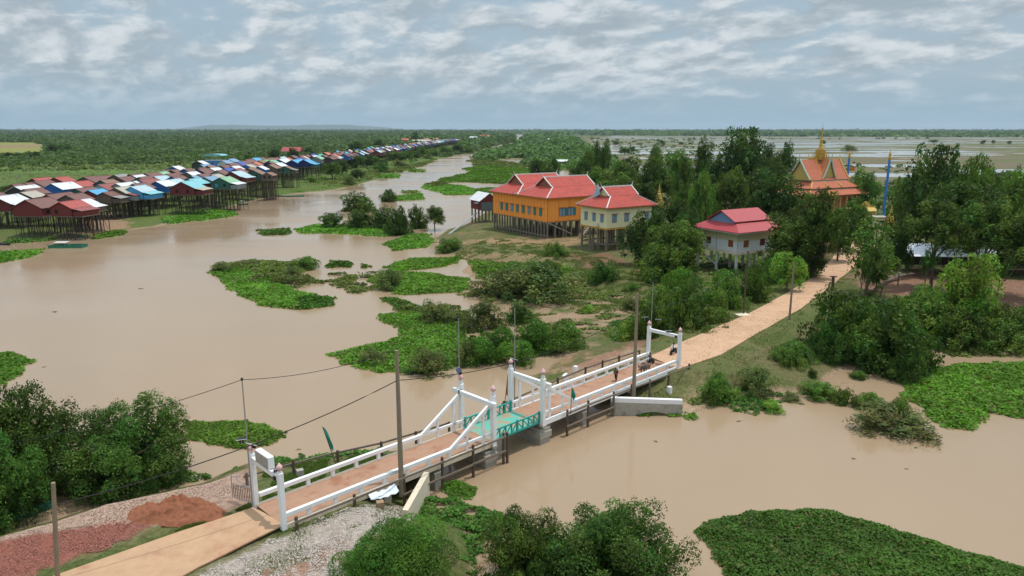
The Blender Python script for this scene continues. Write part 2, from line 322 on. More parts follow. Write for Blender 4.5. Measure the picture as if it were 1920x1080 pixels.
    a = N('ShaderNodeAttribute'); a.attribute_name = 'col'; pa = N('ShaderNodeAttribute'); pa.attribute_name = 'pad'
    geo = N('ShaderNodeNewGeometry')
    def noise(sc, det, r=.6, vec=None):
        n = N('ShaderNodeTexNoise'); n.inputs['Scale'].default_value = sc; n.inputs['Detail'].default_value = det; n.inputs['Roughness'].default_value = r; L(vec or geo.outputs['Position'], n.inputs['Vector']); return n.outputs[0]
    def mr(x, a0, a1, b0, b1):
        r = N('ShaderNodeMapRange'); r.inputs[1].default_value = a0; r.inputs[2].default_value = a1; r.inputs[3].default_value = b0; r.inputs[4].default_value = b1; L(x, r.inputs[0]); return r.outputs[0]
    f1 = noise(2.2, 8, .75); sc = N('ShaderNodeVectorMath'); sc.operation = 'SCALE'; L(a.outputs[0], sc.inputs[0]); L(mr(f1, .3, .7, .5, 1.5), sc.inputs['Scale'])
    sc2 = N('ShaderNodeVectorMath'); sc2.operation = 'SCALE'; L(sc.outputs[0], sc2.inputs[0]); L(mr(noise(11, 4, .8), .3, .7, .6, 1.4), sc2.inputs['Scale'])
    # paddies
    mp = N('ShaderNodeMapping'); mp.inputs['Scale'].default_value = (1/150, 1/52, 1); mp.inputs['Rotation'].default_value = (0, 0, R(7)); L(geo.outputs['Position'], mp.inputs[0])
    vo = N('ShaderNodeTexVoronoi'); vo.voronoi_dimensions = '2D'; vo.distance = 'CHEBYCHEV'; vo.inputs['Scale'].default_value = 1; vo.inputs['Randomness'].default_value = .8; L(mp.outputs[0], vo.inputs['Vector'])
    sepc = N('ShaderNodeSeparateColor'); L(vo.outputs['Color'], sepc.inputs[0])
    ns = noise(.004, 4); 
    add = N('ShaderNodeMath'); add.operation = 'MULTIPLY_ADD'; L(ns, add.inputs[0]); add.inputs[1].default_value = 1.6; L(sepc.outputs[0], add.inputs[2])
    add2 = N('ShaderNodeMath'); add2.operation = 'MULTIPLY_ADD'; L(noise(.03, 5, .7), add2.inputs[0]); add2.inputs[1].default_value = .5; L(add.outputs[0], add2.inputs[2])
    wet = mr(add2.outputs[0], 1.70, 1.74, 0, 1)
    wm = N('ShaderNodeMath'); wm.operation = 'MULTIPLY'; L(wet, wm.inputs[0]); L(pa.outputs['Fac'], wm.inputs[1])
    pc = N('ShaderNodeMix'); pc.data_type = 'RGBA'; L(sepc.outputs[1], pc.inputs[0]); pc.inputs[6].default_value = (.15, .12, .075, 1); pc.inputs[7].default_value = (.105, .125, .05, 1)
    c1 = N('ShaderNodeMix'); c1.data_type = 'RGBA'; L(pa.outputs['Fac'], c1.inputs[0]); L(sc2.outputs[0], c1.inputs[6]); L(pc.outputs[2], c1.inputs[7])
    c2 = N('ShaderNodeMix'); c2.data_type = 'RGBA'; L(wm.outputs[0], c2.inputs[0]); L(c1.outputs[2], c2.inputs[6]); c2.inputs[7].default_value = (.36, .33, .29, 1)
    L(c2.outputs[2], b.inputs['Base Color']); L(mr(wm.outputs[0], 0, 1, .9, .12), b.inputs['Roughness']); L(mr(wm.outputs[0], 0, 1, .1, .5), b.inputs['Specular IOR Level'])
    bp = N('ShaderNodeBump'); bp.inputs['Distance'].default_value = .12; L(mr(wm.outputs[0], 0, 1, .8, 0), bp.inputs['Strength']); L(noise(7, 6, .8), bp.inputs['Height']); L(bp.outputs[0], b.inputs['Normal'])
    me.materials.append(m); o = link('ground', me); tag(o, kind='structure')
ground()
def water():
    mb = MB(); mb.add([(-30000, -400, 0), (30000, -400, 0), (30000, 26000, 0), (-30000, 26000, 0)], [(0, 1, 2, 3)])
    m = bpy.data.materials.new('muddy_water'); m.use_nodes = True; nt = m.node_tree; N = nt.nodes.new; L = nt.links.new; b = nt.nodes['Principled BSDF']
    geo = N('ShaderNodeNewGeometry')
    n = N('ShaderNodeTexNoise'); n.inputs['Scale'].default_value = .02; n.inputs['Detail'].default_value = 4; L(geo.outputs['Position'], n.inputs['Vector'])
    mx = N('ShaderNodeMix'); mx.data_type = 'RGBA'; L(n.outputs[0], mx.inputs[0]); mx.inputs[6].default_value = (.29, .20, .122, 1); mx.inputs[7].default_value = (.36, .262, .17, 1); L(mx.outputs[2], b.inputs['Base Color'])
    b.inputs['Roughness'].default_value = .11; b.inputs['IOR'].default_value = 1.33; b.inputs['Specular IOR Level'].default_value = .5
    ra = N('ShaderNodeMapping'); ra.inputs['Scale'].default_value = (.008, .035, 1); L(geo.outputs['Position'], ra.inputs[0]); rn = N('ShaderNodeTexNoise'); rn.inputs['Scale'].default_value = 1; rn.inputs['Detail'].default_value = 5; L(ra.outputs[0], rn.inputs['Vector']); rr = N('ShaderNodeMapRange'); rr.inputs[1].default_value = .38; rr.inputs[2].default_value = .62; rr.inputs[3].default_value = .05; rr.inputs[4].default_value = .24; L(rn.outputs[0], rr.inputs[0]); L(rr.outputs[0], b.inputs['Roughness'])
    mp = N('ShaderNodeMapping'); mp.inputs['Scale'].default_value = (.7, 1.6, 1); L(geo.outputs['Position'], mp.inputs[0])
    n2 = N('ShaderNodeTexNoise'); n2.inputs['Scale'].default_value = 1.3; n2.inputs['Detail'].default_value = 5; L(mp.outputs[0], n2.inputs['Vector'])
    n3 = N('ShaderNodeTexNoise'); n3.inputs['Scale'].default_value = .06; n3.inputs['Detail'].default_value = 3; L(mp.outputs[0], n3.inputs['Vector'])
    r = N('ShaderNodeMapRange'); r.inputs[1].default_value = .4; r.inputs[2].default_value = .65; r.inputs[3].default_value = .10; r.inputs[4].default_value = .55; L(n3.outputs[0], r.inputs[0])
    bp = N('ShaderNodeBump'); bp.inputs['Distance'].default_value = .06; L(r.outputs[0], bp.inputs['Strength']); L(n2.outputs[0], bp.inputs['Height']); L(bp.outputs[0], b.inputs['Normal'])
    tag(mb.build('water', m), kind='structure')
water()
def hills():
    def ridge(x0, x1, D, prof, seed, deep=1500, xc=1):
        n = 160; V = []; 
        for j, (fy, fh) in enumerate(((0, 0), (.3, .55), (.6, 1), (1, .3))):
            for i in range(n+1):
                t = i/n; px = x0+(x1-x0)*t; y = D+deep*fy; X = (px-960)/FPX*D
                h = prof(t)*fh*(1+.25*(float(fbm(np.array([px*.03+seed]), np.array([j*1.3]), 3)[0])-.5)); V.append((X, y, max(h, 0)))
        F = [(j*(n+1)+i, j*(n+1)+i+1, (j+1)*(n+1)+i+1, (j+1)*(n+1)+i) for j in range(3) for i in range(n)]
        me = bpy.data.meshes.new('hills'); me.from_pydata(V, [], F); me.polygons.foreach_set('use_smooth', [True]*len(F))
        tag(link('hills', me, None, mat('far_hill', (.06, .09, .07), .9, .2, .002)), kind='structure')
    pr = np.interp
    ridge(60, 790, 22000, lambda t: 230*float(pr(t, [0, .2, .36, .45, .55, .66, .75, .82, .9, 1], [.15, .28, .42, .95, .86, .80, .95, .85, .60, 0])), 3)
    ridge(985, 1030, 23000, lambda t: 100*max(0, math.sin(t*math.pi))**1.3, 5)
    ridge(1600, 1800, 23500, lambda t: 70*max(0, math.sin(t*math.pi))**.8, 8)
hills()
# ------------------------------------------------------------------ roads
def strip(name, px, z, m, lift=0.0):
    V = []; F = []; z0 = z
    for i_, (a, b, c, d) in enumerate(px):
        z = z0[min(i_, len(z0)-1)] if isinstance(z0, list) else z0
        p = P(a, b, z); q = P(c, d, z)
        for k in range(5):
            t = k/4; V.append((p[0]+(q[0]-p[0])*t, p[1]+(q[1]-p[1])*t, z+lift+.05*math.sin(math.pi*t)))
    # subdivide along
    VV = []
    for i in range(len(px)-1):
        for s_ in range(8):
            t = s_/8
            for k in range(5):
                a = Vector(V[i*5+k]); b = Vector(V[(i+1)*5+k]); VV.append(tuple(a.lerp(b, t)))
    for k in range(5): VV.append(V[(len(px)-1)*5+k])
    VV = [(x+(.25*(vnoise(np.array([y*.4]), np.array([k_ % 5*7.0]))[0]-.5) if k_ % 5 in (0, 4) else 0), y, zz) for k_, (x, y, zz) in enumerate(VV)]
    n = len(VV)//5
    for i in range(n-1):
        for k in range(4): F.append((i*5+k, i*5+k+1, i*5+k+6, i*5+k+5))
    me = bpy.data.meshes.new(name); me.from_pydata(VV, [], F); o = link(name, me, None, m)
    sm = o.modifiers.new('s', 'SOLIDIFY'); sm.thickness = .12; sm.offset = -1 if True else 1
    return tag(o, kind='structure')
M_road = mat('laterite_road', (.52, .325, .205), .95, .12, .8, col2=(.46, .285, .175), c2amt=.50, c2scale=.25, bump=.4, bscale=5)
M_road2 = mat('sandy_road', (.46, .29, .175), .95, .14, .8, col2=(.39, .21, .125), c2amt=.52, c2scale=.35, bump=.25, bscale=9)
strip('road', ROADY, 2.4, M_road, .02)
strip('road', [(1572, 462, 1612, 490), (1575, 455, 1680, 492), (1590, 450, 1760, 480)], 2.45, M_road, .03)
strip('road', [(1530, 452, 1545, 462), (1575, 458, 1580, 470), (1600, 462, 1610, 480)], 2.44, M_road, .05)
strip('road', [(476, 954, 533, 987), (400, 980, 480, 1012), (330, 1002, 420, 1042), (260, 1026, 370, 1066), (190, 1052, 320, 1095), (60, 1098, 220, 1150), (-120, 1165, 60, 1240)], [2.40, 2.30, 2.2, 2.14], M_road2, .02)
# ------------------------------------------------------------------ bridge
M0 = Vector((-19.08, 51.51, 0)); M1 = Vector((19.67, 89.60, 0)); BE = (M1-M0).normalized(); BL = (M1-M0).length
BN = Vector((BE.y, -BE.x, 0)); BRZ = math.atan2(BE.y, BE.x); DZ = 2.45
def UV(x, y, z):
    p = P(x, y, z); q = Vector((p[0], p[1], 0))-M0; return q.dot(BE), q.dot(BN)
def BW(u, v, z): p = M0+BE*u+BN*v; return (p.x, p.y, z)
def u_at(px, v, z):
    lo, hi = -30, 90
    for _ in range(50):
        m_ = (lo+hi)/2; p = BW(m_, v, z)
        if Q(*p)[0] < px: lo = m_
        else: hi = m_
    return lo
def local(pts): return [(u, -v, z) for u, v, z in pts]
HW = 2.15
def lotus(parent, u, v, z, s=1.0):
    mb = MB(); mb.lathe([(.05*s, -.12*s), (.09*s, 0), (.06*s, .05*s), (.20*s, .16*s), (.25*s, .30*s), (.20*s, .44*s), (.10*s, .56*s), (.02*s, .68*s)], (u, -v, z), 10)
    for k in range(8):
        a = k*math.pi/4; mb.lathe([(.01, .08*s), (.07*s, .22*s), (.05*s, .36*s), (.01, .46*s)], (u+.19*s*math.cos(a), -v+.19*s*math.sin(a), z), 6)
    return mb.build('lotus_finial', M_pink, parent, smooth=True)
def bridge():
    B = empty('bridge', (M0.x, M0.y, 0), BRZ)
    tag(B, 'white painted concrete footbridge with a teal drawbridge span over the brown river', 'bridge')
    U1, U2 = 21.9, 28.9
    for a, b in ((0, U1), (U2, BL)):
        MB().box(((a+b)/2, 0, DZ-.15), (b-a, 2*HW-.1, .3)).build('deck', M_deck, B)
        for s in (-1, 1):
            mb = MB(); mb.box(((a+b)/2, s*(HW+.08), DZ-.2), (b-a, .26, .6)); mb.build('edge_beam', M_cream if a == 0 else M_white, B, bevel=.02)
            MB().box(((a+b)/2, s*1.4, DZ-.55), (b-a, .3, .5)).build('girder', M_conc, B)
    # railings
    def rail(a, b, v, hi=1.0, th=.34):
        MB().box(((a+b)/2, -v, DZ+hi-th/2), (b-a, .32, th)).build('handrail', M_white, B, bevel=.02)
    def rpost(u, v, z1, wd=.30): MB().box((u, -v, (DZ+.05+z1)/2), (wd, wd-.03, z1-DZ-.05)).build('railing_post', M_white, B, bevel=.015)
    for v in (-HW-.04, HW+.04):
        rail(.25, 16.6, v); rail(34.2, BL-.25, v)
        n = 7
        for k in range(1, n+1): rpost(16.6*k/(n)-.15, v, DZ+.7)
        for k in range(0, 9): rpost(34.35+(BL-34.6)*k/9, v, DZ+.7)
        # section under the stays: lower thin rail and tall uprights
        MB().box(((16.6+U1)/2, -v, DZ+.85), (U1-16.6, .2, .24)).build('handrail', M_white, B)
        MB().box(((34.2+U2)/2, -v, DZ+.85), (34.2-U2, .2, .24)).build('handrail', M_white, B)
        for s, ut, uf in ((-1, U1-.25, 16.5), (1, U2+.25, 34.3)):
            MB().bar((uf, -v, DZ+.75), (ut, -v, DZ+3.9), .26, .32).build('stay', M_white, B, bevel=.02)
            for f in (.42, .82):
                u = uf+(ut-uf)*f; z1 = DZ+.75+3.15*f-.12
                MB().box((u, -v, (DZ+.02+z1)/2), (.22 if f < .6 else .3, .2, z1-DZ-.02)).build('upright', M_white, B, bevel=.015)
    for k, ut in enumerate((U1, U2)):
        for v in (-HW-.22, HW+.22):
            mb = MB(); mb.box((ut, -v, (DZ-.35+DZ+4.75)/2), (.46, .46, 5.1)); mb.box((ut, -v, DZ+4.95), (.30, .30, .3))
            mb.build('tower_post', M_white, B, bevel=.03)
            MB().box((ut, -v, DZ-.45), (.62, .62, .25)).build('post_base', M_conc, B, bevel=.02)
            lotus(B, ut, v, DZ+5.15)
        s = -1 if k == 0 else 1
        MB().box((ut+s*.38, 0, DZ+4.05), (.36, 2*HW+1.9, .42)).build('cross_beam', M_white, B, bevel=.03)
        MB().box((ut+s*.38, HW-.1, DZ+4.05), (.40, .16, .46)).build('strap', M_black, B) if k == 0 else None
    # teal span
    MB().box(((U1+U2)/2, 0, DZ-.06), (U2-U1-.1, 2*HW-.2, .12)).build('draw_deck', M_tealdeck, B)
    for v in (-1.2, 0, 1.2): MB().box(((U1+U2)/2, v, DZ-.25), (U2-U1-.3, .16, .26)).build('steel_girder', M_teal, B)
    for v in (-HW+.02, HW-.02):
        T = MB(); a, b = U1+.28, U2-.28; y = -v
        T.box(((a+b)/2, y, DZ+1.0), (b-a, .14, .14)); T.box(((a+b)/2, y, DZ-.02), (b-a, .14, .2))
        n = 8
        for i in range(n+1):
            u = a+(b-a)*i/n; h = 1.18 if i in (0, 4, 8) else .98
            T.box((u, y, DZ+h/2), (.12 if i % 4 else .2, .12 if i % 4 else .2, h))
        for i in range(n):
            u0, u1 = a+(b-a)*i/n, a+(b-a)*(i+1)/n
            T.bar((u0, y, DZ+(.05 if i < 4 else .95)), (u1, y, DZ+(.95 if i < 4 else .05)), .09, .1)
        T.build('truss_railing', M_teal, B, bevel=.01)
        for u in (a-.1, b+.1):
            for zz in (.35, .85): MB().box((u, y, DZ+zz), (.3, .1, .08)).build('hinge', M_black, B)
    for u, dn in ((U1-.35, 1), (U2+.35, 1), (15, .55), (35.8, .55), (9.5, .5)):
        wd = 1.5 if dn == 1 else .8
        MB().box((u, 0, -.35), (wd, 2*HW+.5, 2*(DZ-.8+.35)-.0)).build('pier', M_conc, B, bevel=.03)
        if dn == 1: MB().box((u, 0, .95), (wd+.25, 2*HW+.8, .7)).build('pier_cap', M_conc, B, bevel=.03)
    return B
BRIDGE = bridge()
def wall_thing(name, pts, th, z0, z1, m, label, top=None):
    """straight retaining wall between two bridge-frame points; z1 may be a pair"""
    (u0, v0), (u1, v1) = pts; a = Vector(BW(u0, v0, 0)); b = Vector(BW(u1, v1, 0)); L_ = (b-a).length; rz = math.atan2(b.y-a.y, b.x-a.x)
    W = empty(name, (a.x, a.y, 0), rz); za, zb = z1 if isinstance(z1, tuple) else (z1, z1)
    n = 14; bot = []
    for i in range(n+1):
        t = i/n; arch = (top or 0)*max(0, math.sin(math.pi*max(0, min(1, (t-.25)/.7))))
        bot.append((L_*t, -th/2, z0+arch))
    poly = bot+[(L_, -th/2, zb-.55), (0, -th/2, za-.55)] if top else bot+[(L_, -th/2, zb), (0, -th/2, za)]
    MB().prism(poly, (0, th, 0)).build('wall_face', M_conc if top else m, W)
    if top: MB().prism([(0, -th/2-.03, za-.55), (L_, -th/2-.03, zb-.55), (L_, -th/2-.03, zb), (0, -th/2-.03, za)], (0, th+.06, 0)).build('painted_band', m, W, bevel=.03)
    tag(W, label, 'wall'); return W
wall_thing('wing_wall', (UV(800, 884, 2.4), UV(760, 968, 1.0)), .5, -1, (2.35, 1.55), M_cream, 'cream concrete wing wall running down to the water at the near right bridge end')
wall_thing('wing_wall', ((40.2, HW+.35), UV(1279, 752, 1.7)), .45, -.3, (2.2, 1.9), M_white, 'long white topped wing wall beside the far right bridge end', top=.75)
wall_thing('wing_wall', ((15.0, -HW-.5), UV(540, 880, 1.2)), .3, -1, (1.5, 1.35), M_cream, 'low pale retaining wall along the near left bank beside the bridge')
def solar_lamp(loc, rz, label, tilt=35, pole=.35):
    L_ = empty('solar_lamp', loc, rz)
    MB().tube([(0, 0, 0), (0, 0, pole)], .035, 6).build('bracket', M_metal, L_)
    o = MB().box((0, 0, 0), (.75, .5, .04)).build('solar_panel', M_solar, L_, (0, 0, pole+.15)); o.rotation_euler = (R(tilt), 0, 0)
    o2 = MB().box((0, 0, -.035), (.79, .54, .03)).build('panel_frame', M_white, o)
    MB().box((.0, -.22, pole-.15), (.34, .16, .24)).build('lamp_head', M_black, L_)
    return tag(L_, label, 'lamp', 'solar lamps on the bridge')
def gate(u, name, label, board):
    G = empty('gateway', BW(u, 0, 0), BRZ); hv = HW+.2
    for v in (-hv, hv):
        mb = MB(); mb.box((0, -v, DZ+2.1), (.40, .42, 4.7)); mb.build('gate_post', M_white, G, bevel=.03)
        MB().box((0, -v, DZ+4.5), (.3, .3, .12)).build('post_cap', M_white, G)
        lotus(G, 0, v, DZ+4.62, .95)
    MB().box((0, 0, DZ+4.0), (.30, 2*hv-.42, .42)).build('lintel', M_white, G, bevel=.02)
    if board:
        MB().box((0.05, .15, DZ+4.72), (.5, 2.2, 1.0)).build('sign_block', M_white, G, bevel=.02)
        MB().box((-.215, .15, DZ+4.70), (.03, 2.08, .90)).build('sign_face', M_conc, G)
    MB().box((-.25, -hv+.45, DZ+3.95), (.14, .28, .24)).build('floodlight', M_black, G)
    tag(G, label, 'gate'); return G
gate(0.0, 'a', 'white concrete gateway with a blank grey sign block at the near end of the bridge', True)
gate(BL, 'b', 'plain white concrete gateway over the far end of the bridge', False)
p = BW(0, -2.35, DZ+4.62)
def iron_gate():
    G = empty('iron_gate', BW(-.1, -HW-.5, DZ), BRZ+R(108))
    f = MB(); w_, h_ = 2.3, 1.7
    f.tube([(0, 0, 0), (w_, 0, 0)], .035, 6); f.tube([(0, 0, 1.25), (w_, 0, 1.25)], .03, 6); f.tube([(0, 0, 0), (0, 0, 1.35)], .035, 6); f.tube([(w_, 0, 0), (w_, 0, 1.95)], .035, 6)
    f.tube([(0, 0, 1.35), (w_*.45, 0, 1.45), (w_*.7, 0, 1.85), (w_, 0, 1.95)], .035, 6); f.build('gate_frame', M_metal, G)
    rust = mat('rusty_bars', (.16, .10, .07), .8, .3, 8)
    for k in range(11): MB().box((.12+k*.2, 0, .62), (.05, .03, 1.24)).build('gate_bar', rust, G)
    tag(G, 'open rusty iron barred gate leaf hinged beside the near gateway', 'gate')
iron_gate()
# thin metal lamp poles with solar lamps
def thin_pole(px, v, zb, ytop, label):
    u = u_at(px, v, zb); loc = BW(u, v, zb); lo, hi = zb, zb+14
    for _ in range(40):
        m_ = (lo+hi)/2
        if Q(loc[0], loc[1], m_)[1] > ytop: lo = m_
        else: hi = m_
    o = empty('lamp_pole', loc); MB().tube([(0, 0, 0), (0, 0, lo-zb)], [.07, .045], 8).build('pole', M_metal, o)
    MB().lathe([(.09, 0), (.11, .12), (.04, .22)], (0, 0, lo-zb-.05), 8).build('insulator', M_black, o)
    tag(o, label, 'pole', 'thin metal poles along the bridge'); return Vector((loc[0], loc[1], lo))
TP = [thin_pole(474, -HW+.15, 2.4, 712, 'thin grey metal pole rising behind the near gateway'),
      thin_pole(863, -HW-.75, 1.6, 595, 'thin grey metal pole beside the near left drawbridge tower'),
      thin_pole(965, -HW-.75, 1.6, 575, 'thin grey metal pole behind the far left drawbridge tower'),
      thin_pole(1218, -HW-.7, 1.6, 528, 'thin grey metal pole behind the far gateway')]
solar_lamp((TP[0].x-.45, TP[0].y, 7.9), R(200), 'small solar lamp on the pole left of the near gateway sign block', 12)
solar_lamp((TP[0].x+.35, TP[0].y-.1, 7.5), R(160), 'tilted solar lamp just above the blank sign block', 40)
solar_lamp(BW(0, 1.65, DZ+4.21), R(190), 'small solar lamp on the near gateway lintel by the right finial', 20, .2)
solar_lamp(BW(21.6, -HW-.2, 8.2), R(60), 'tilted solar lamp on top of the near left drawbridge tower', 55)
solar_lamp(BW(29.5, -HW-.3, 7.6), R(120), 'solar lamp behind the far left drawbridge tower', 20)
solar_lamp((TP[3].x-.9, TP[3].y, 7.4), R(190), 'left one of two solar lamps behind the far gateway', 10)
solar_lamp((TP[3].x+.9, TP[3].y, 7.1), R(170), 'right one of two solar lamps behind the far gateway', 10)
solar_lamp(BW(BL, .6, DZ+4.21), R(190), 'flat solar lamp on the middle of the far gateway lintel', 8, .15)
# timber rail fences beside the bridge
def fence(posts, zb, ztop, label, rails=(0,)):
    us = [(u_at(x, v, ztop), v) for x, v in posts]; random.seed(int(us[0][0]*10)+7); u0, v0 = us[0]
    Fn = empty('rail_fence', BW(u0, v0, 0), BRZ); sg = -1 if v0 > 0 else 1
    for i, (u, v) in enumerate(us):
        lean = random.uniform(-.06, .06); m_ = M_wood if random.random() < .75 else M_woodg
        MB().tube([(u-u0, v0-v, zb), (u-u0+lean, v0-v+lean, ztop+random.uniform(.1, .4))], [.15, .13], 7).build('post', m_, Fn)
    for dz in rails:
        for (ua, va), (ub, vb) in zip(us, us[1:]):
            if dz and (ua < 8 or ub > 41) or ub-ua < .6: continue
            MB().bar((ua-u0-.2, v0-va+.15*sg, ztop-.08-dz+random.uniform(-.05, .05)), (ub-u0+.2, v0-vb+.15*sg, ztop-.08-dz), .10, .18).build('rail', M_railw, Fn)
    tag(Fn, label, 'fence', 'timber rail fences along the bridge')
M_railw = mat('sunbleached_rail', (.20, .155, .12), .9, .3, 4, bump=.3)
fence([(462, -6.6), (550, -5.9), (633, -5.2), (715, -4.0), (780, -3.6), (842, -3.2)], .3, 3.0, 'brown timber rail fence on the left of the near bridge span')
fence([(945, -3.2), (1046, -4.2), (1098, -4.6), (1130, -4.6), (1161, -4.4), (1199, -4.2)], .3, 3.0, 'brown timber rail fence on the left of the far bridge span')
fence([(556, 2.95), (664, 2.95), (757, 2.9), (829, 2.85), (887, 2.85), (944, 2.85), (951, 2.95)], -.6, 2.95, 'brown timber rail fence on the right of the near bridge span', (0, 1.5))
fence([(1064, 2.85), (1103, 2.85), (1151, 2.95), (1184, 3.1), (1219, 3.3), (1254, 3.4), (1292, 3.6)], -.6, 2.75, 'brown timber rail fence on the right of the far bridge span', (0, 1.5))
# markers, leaning slab, banner, flags
def on_ground(px, py, z):
    for _ in range(8): x, y = P(px, py, z); z = .5*z+.5*float(height(np.array([x]), np.array([y]))[0])
    return x, y, z
def marker(px, py, z, label, h=.9, m=None, s=.5):
    x, y, z = on_ground(px, py, z); z -= .05; o = MB().box((0, 0, h/2), (s, s, h)).add([], []).build('concrete_marker', m or M_white, None, (x, y, z), BRZ, bevel=.04); tag(o, label, 'marker', 'white concrete marker blocks by the bridge')
marker(1079, 698, 1.9, 'small white concrete block on the left bank behind the far fence')
marker(1094, 716, 2.0, 'small white concrete block just behind the left far handrail')
marker(1181, 736, 2.0, 'small white concrete block beside the tall pole at the far bridge end')
marker(1255, 737, 2.0, 'small white concrete block above the long white wing wall')
o = MB().box((0, 0, .3), (.6, .55, .6)).build('concrete_block', mat('tan_block', (.32, .22, .13), .9, .2), None, on_ground(713, 952, 2.0), R(20), bevel=.03); tag(o, 'tan concrete block lying on the gravel near the white banner', 'block')
o = MB().box((0, 0, .3), (.6, .5, .7)).build('concrete_block', M_conc, None, on_ground(563, 893, 1.6), R(30), bevel=.03); tag(o, 'brown concrete block on the grass behind the near left handrail', 'block')
o = MB().box((0, 0, 1.2), (.7, .35, 2.6)).build('concrete_slab', M_white, None, on_ground(1066, 733, 1.4), BRZ, bevel=.03); o.rotation_euler = (0, R(-18), BRZ); tag(o, 'leaning white concrete slab behind the left fence near the far tower', 'slab')
def banner():
    n, m_ = 24, 8; V = []; a = Vector((*P(686, 922, 2.5), 2.5)); b = Vector((*P(739, 907, 2.6), 2.6)); off = Vector((BN.x*.75, BN.y*.75, -.45))
    for j in range(m_+1):
        for i in range(n+1):
            t = i/n; s = j/m_; p_ = a.lerp(b, t)+off*s; sag = -.30*math.sin(math.pi*t)*(1-s*.5); V.append((p_.x+.05*math.sin(t*19+s*4), p_.y, p_.z+sag+.05*math.sin(t*25+s*9)))
    F = [(j*(n+1)+i, j*(n+1)+i+1, (j+1)*(n+1)+i+1, (j+1)*(n+1)+i) for j in range(m_) for i in range(n)]
    me = bpy.data.meshes.new('banner'); me.from_pydata(V, [], F); me.polygons.foreach_set('use_smooth', [True]*len(F))
    o = link('cloth', me, None, mat('white_cloth', (.72, .78, .85), .8)); md = o.modifiers.new('s', 'SOLIDIFY'); md.thickness = .01
    tag(o, 'white cloth banner tied to the right fence above the gravel', 'banner')
banner()
def flag(loc, h, lean, col, label, fl=1.3):
    F_ = empty('flag', loc); top = Vector((lean*h, 0, h))
    MB().tube([(0, 0, 0), top], [.05, .03], 6).build('flag_pole', M_wood, F_)
    V = []; F = []
    for i in range(9):
        t = i/8; p_ = top*(1-t*fl/h); wv = .10+.32*math.sin(t*2.6)
        V += [(p_.x, p_.y, p_.z), (p_.x+wv, p_.y+.12*math.sin(t*9), p_.z-.35*t-.05)]
    for i in range(8): F.append((2*i, 2*i+1, 2*i+3, 2*i+2))
    me = bpy.data.meshes.new('flag_cloth'); me.from_pydata(V, [], F); o = link('flag_cloth', me, F_, col); md = o.modifiers.new('s', 'SOLIDIFY'); md.thickness = .01
    return tag(F_, label, 'flag')
M_gflag = mat('green_flag', (.02, .20, .15), .8); M_oflag = mat('orange_flag', (.6, .13, .03), .8)
flag(BW(u_at(632, -3.4, 3.1), -3.4, 2.4), 4.0, -.28, M_gflag, 'green furled flag on a pole leaning from the near left fence', 2.0)
flag(BW(u_at(948, -3.4, 3.1), -3.5, 2.9), 3.6, .10, M_oflag, 'orange and green flag tied to the left fence beside the far tower', 2.6)
flag(BW(u_at(1070, 3.2, 3.1), 3.2, 2.6), 2.9, .03, M_gflag, 'small green flag on a stick at the far right handrail', 1.0)
# ------------------------------------------------------------------ utility poles and cables
def utility_pole(px, py, z, ytop, label, r=(.19, .13), m=None, arms=0, group='tall poles along the road', name='utility_pole', lean=0.0):
    x, y = P(px, py, z); lo, hi = z, z+30
    for _ in range(50):
        q = (lo+hi)/2
        if Q(x, y, q)[1] > ytop: lo = q
        else: hi = q
    h = lo-z; o = empty(name, (x, y, z)); MB().tube([(0, 0, -.5), (lean*h, 0, h)], list(r), 8).build('pole', m or M_polec, o)
    for k in range(arms): MB().box((0, 0, h*.86-k*.9), (2.2, .12, .12)).build('crossarm', M_metal, o)
    for k in range(arms*2): MB().lathe([(.07, 0), (.10, .12), (.05, .2)], ((-.9, .9)[k % 2], 0, h*.86-.9*(k//2)+.06), 6).build('insulator', M_black, o)
    tag(o, label, 'pole', group); return Vector((x, y, z+h))
PA = utility_pole(107, 1092, 2.2, 905, 'square pale concrete pole beside the sandy road in the near left corner', (.17, .13), lean=.10)
PB = utility_pole(753, 920, 1.6, 657, 'tall brown concrete pole beside the near right handrail', (.25, .15))
PC = utility_pole(1188, 739, 2.0, 550, 'tall brown pole standing against the far right handrail', (.24, .14))
PD = utility_pole(1394, 590, 2.2, 470, 'dark pole on a concrete foot left of the red dirt road', (.17, .11), M_wood)
PE = utility_pole(1480, 600, 2.3, 492, 'slim brown pole right of the red dirt road', (.2, .13))
MB().box((0, 0, .1), (2.2, 1.6, .3)).build('pole_foot', M_cream, None, (*P(1392, 592, 2.2), 2.2), .3); bpy.context.scene.collection.objects['pole_foot']['label'] = 'square concrete foot under the dark pole left of the road'; bpy.data.objects['pole_foot']['category'] = 'foundation'
def cable(a, b, sag, label, r=.025):
    a = Vector(a); b = Vector(b); pts = []
    for i in range(25):
        t = i/24; q = a.lerp(b, t); q.z -= sag*4*t*(1-t); pts.append(q)
    o = MB().tube(pts, r, 5).build('cable', M_rope); tag(o, label, 'cable', 'black cables strung between the poles')
dn = Vector((0, 0, -1.2))
PA.x += .75; cable(PA+dn*1.3, PB+Vector((0, 0, -2.6)), .9, 'thick black cable from the near left pole to the tall pole by the near span', .04)
cable(PB+Vector((0, 0, -2.6)), PC+Vector((0, 0, -2.2)), 1.6, 'black cable running above the bridge between the two tall brown poles', .035)
cable(PC+Vector((0, 0, -2.2)), PD+dn*2, 1.2, 'black cable from the far bridge pole to the dark roadside pole', .03)
cable(PD+dn*2, (*P(1560, 470, 8), 8), 1.0, 'black cable from the dark roadside pole towards the temple trees', .03)
cable(TP[0], Vector((-52, 47, 8.0)), 1.2, 'thin black cable from the near gateway pole to the left edge', .025)
cable(TP[0], TP[1], 1.4, 'thin black cable between the near gateway pole and the near tower pole', .025)
cable(TP[1], TP[2], .7, 'thin black cable between the two drawbridge tower poles', .02)
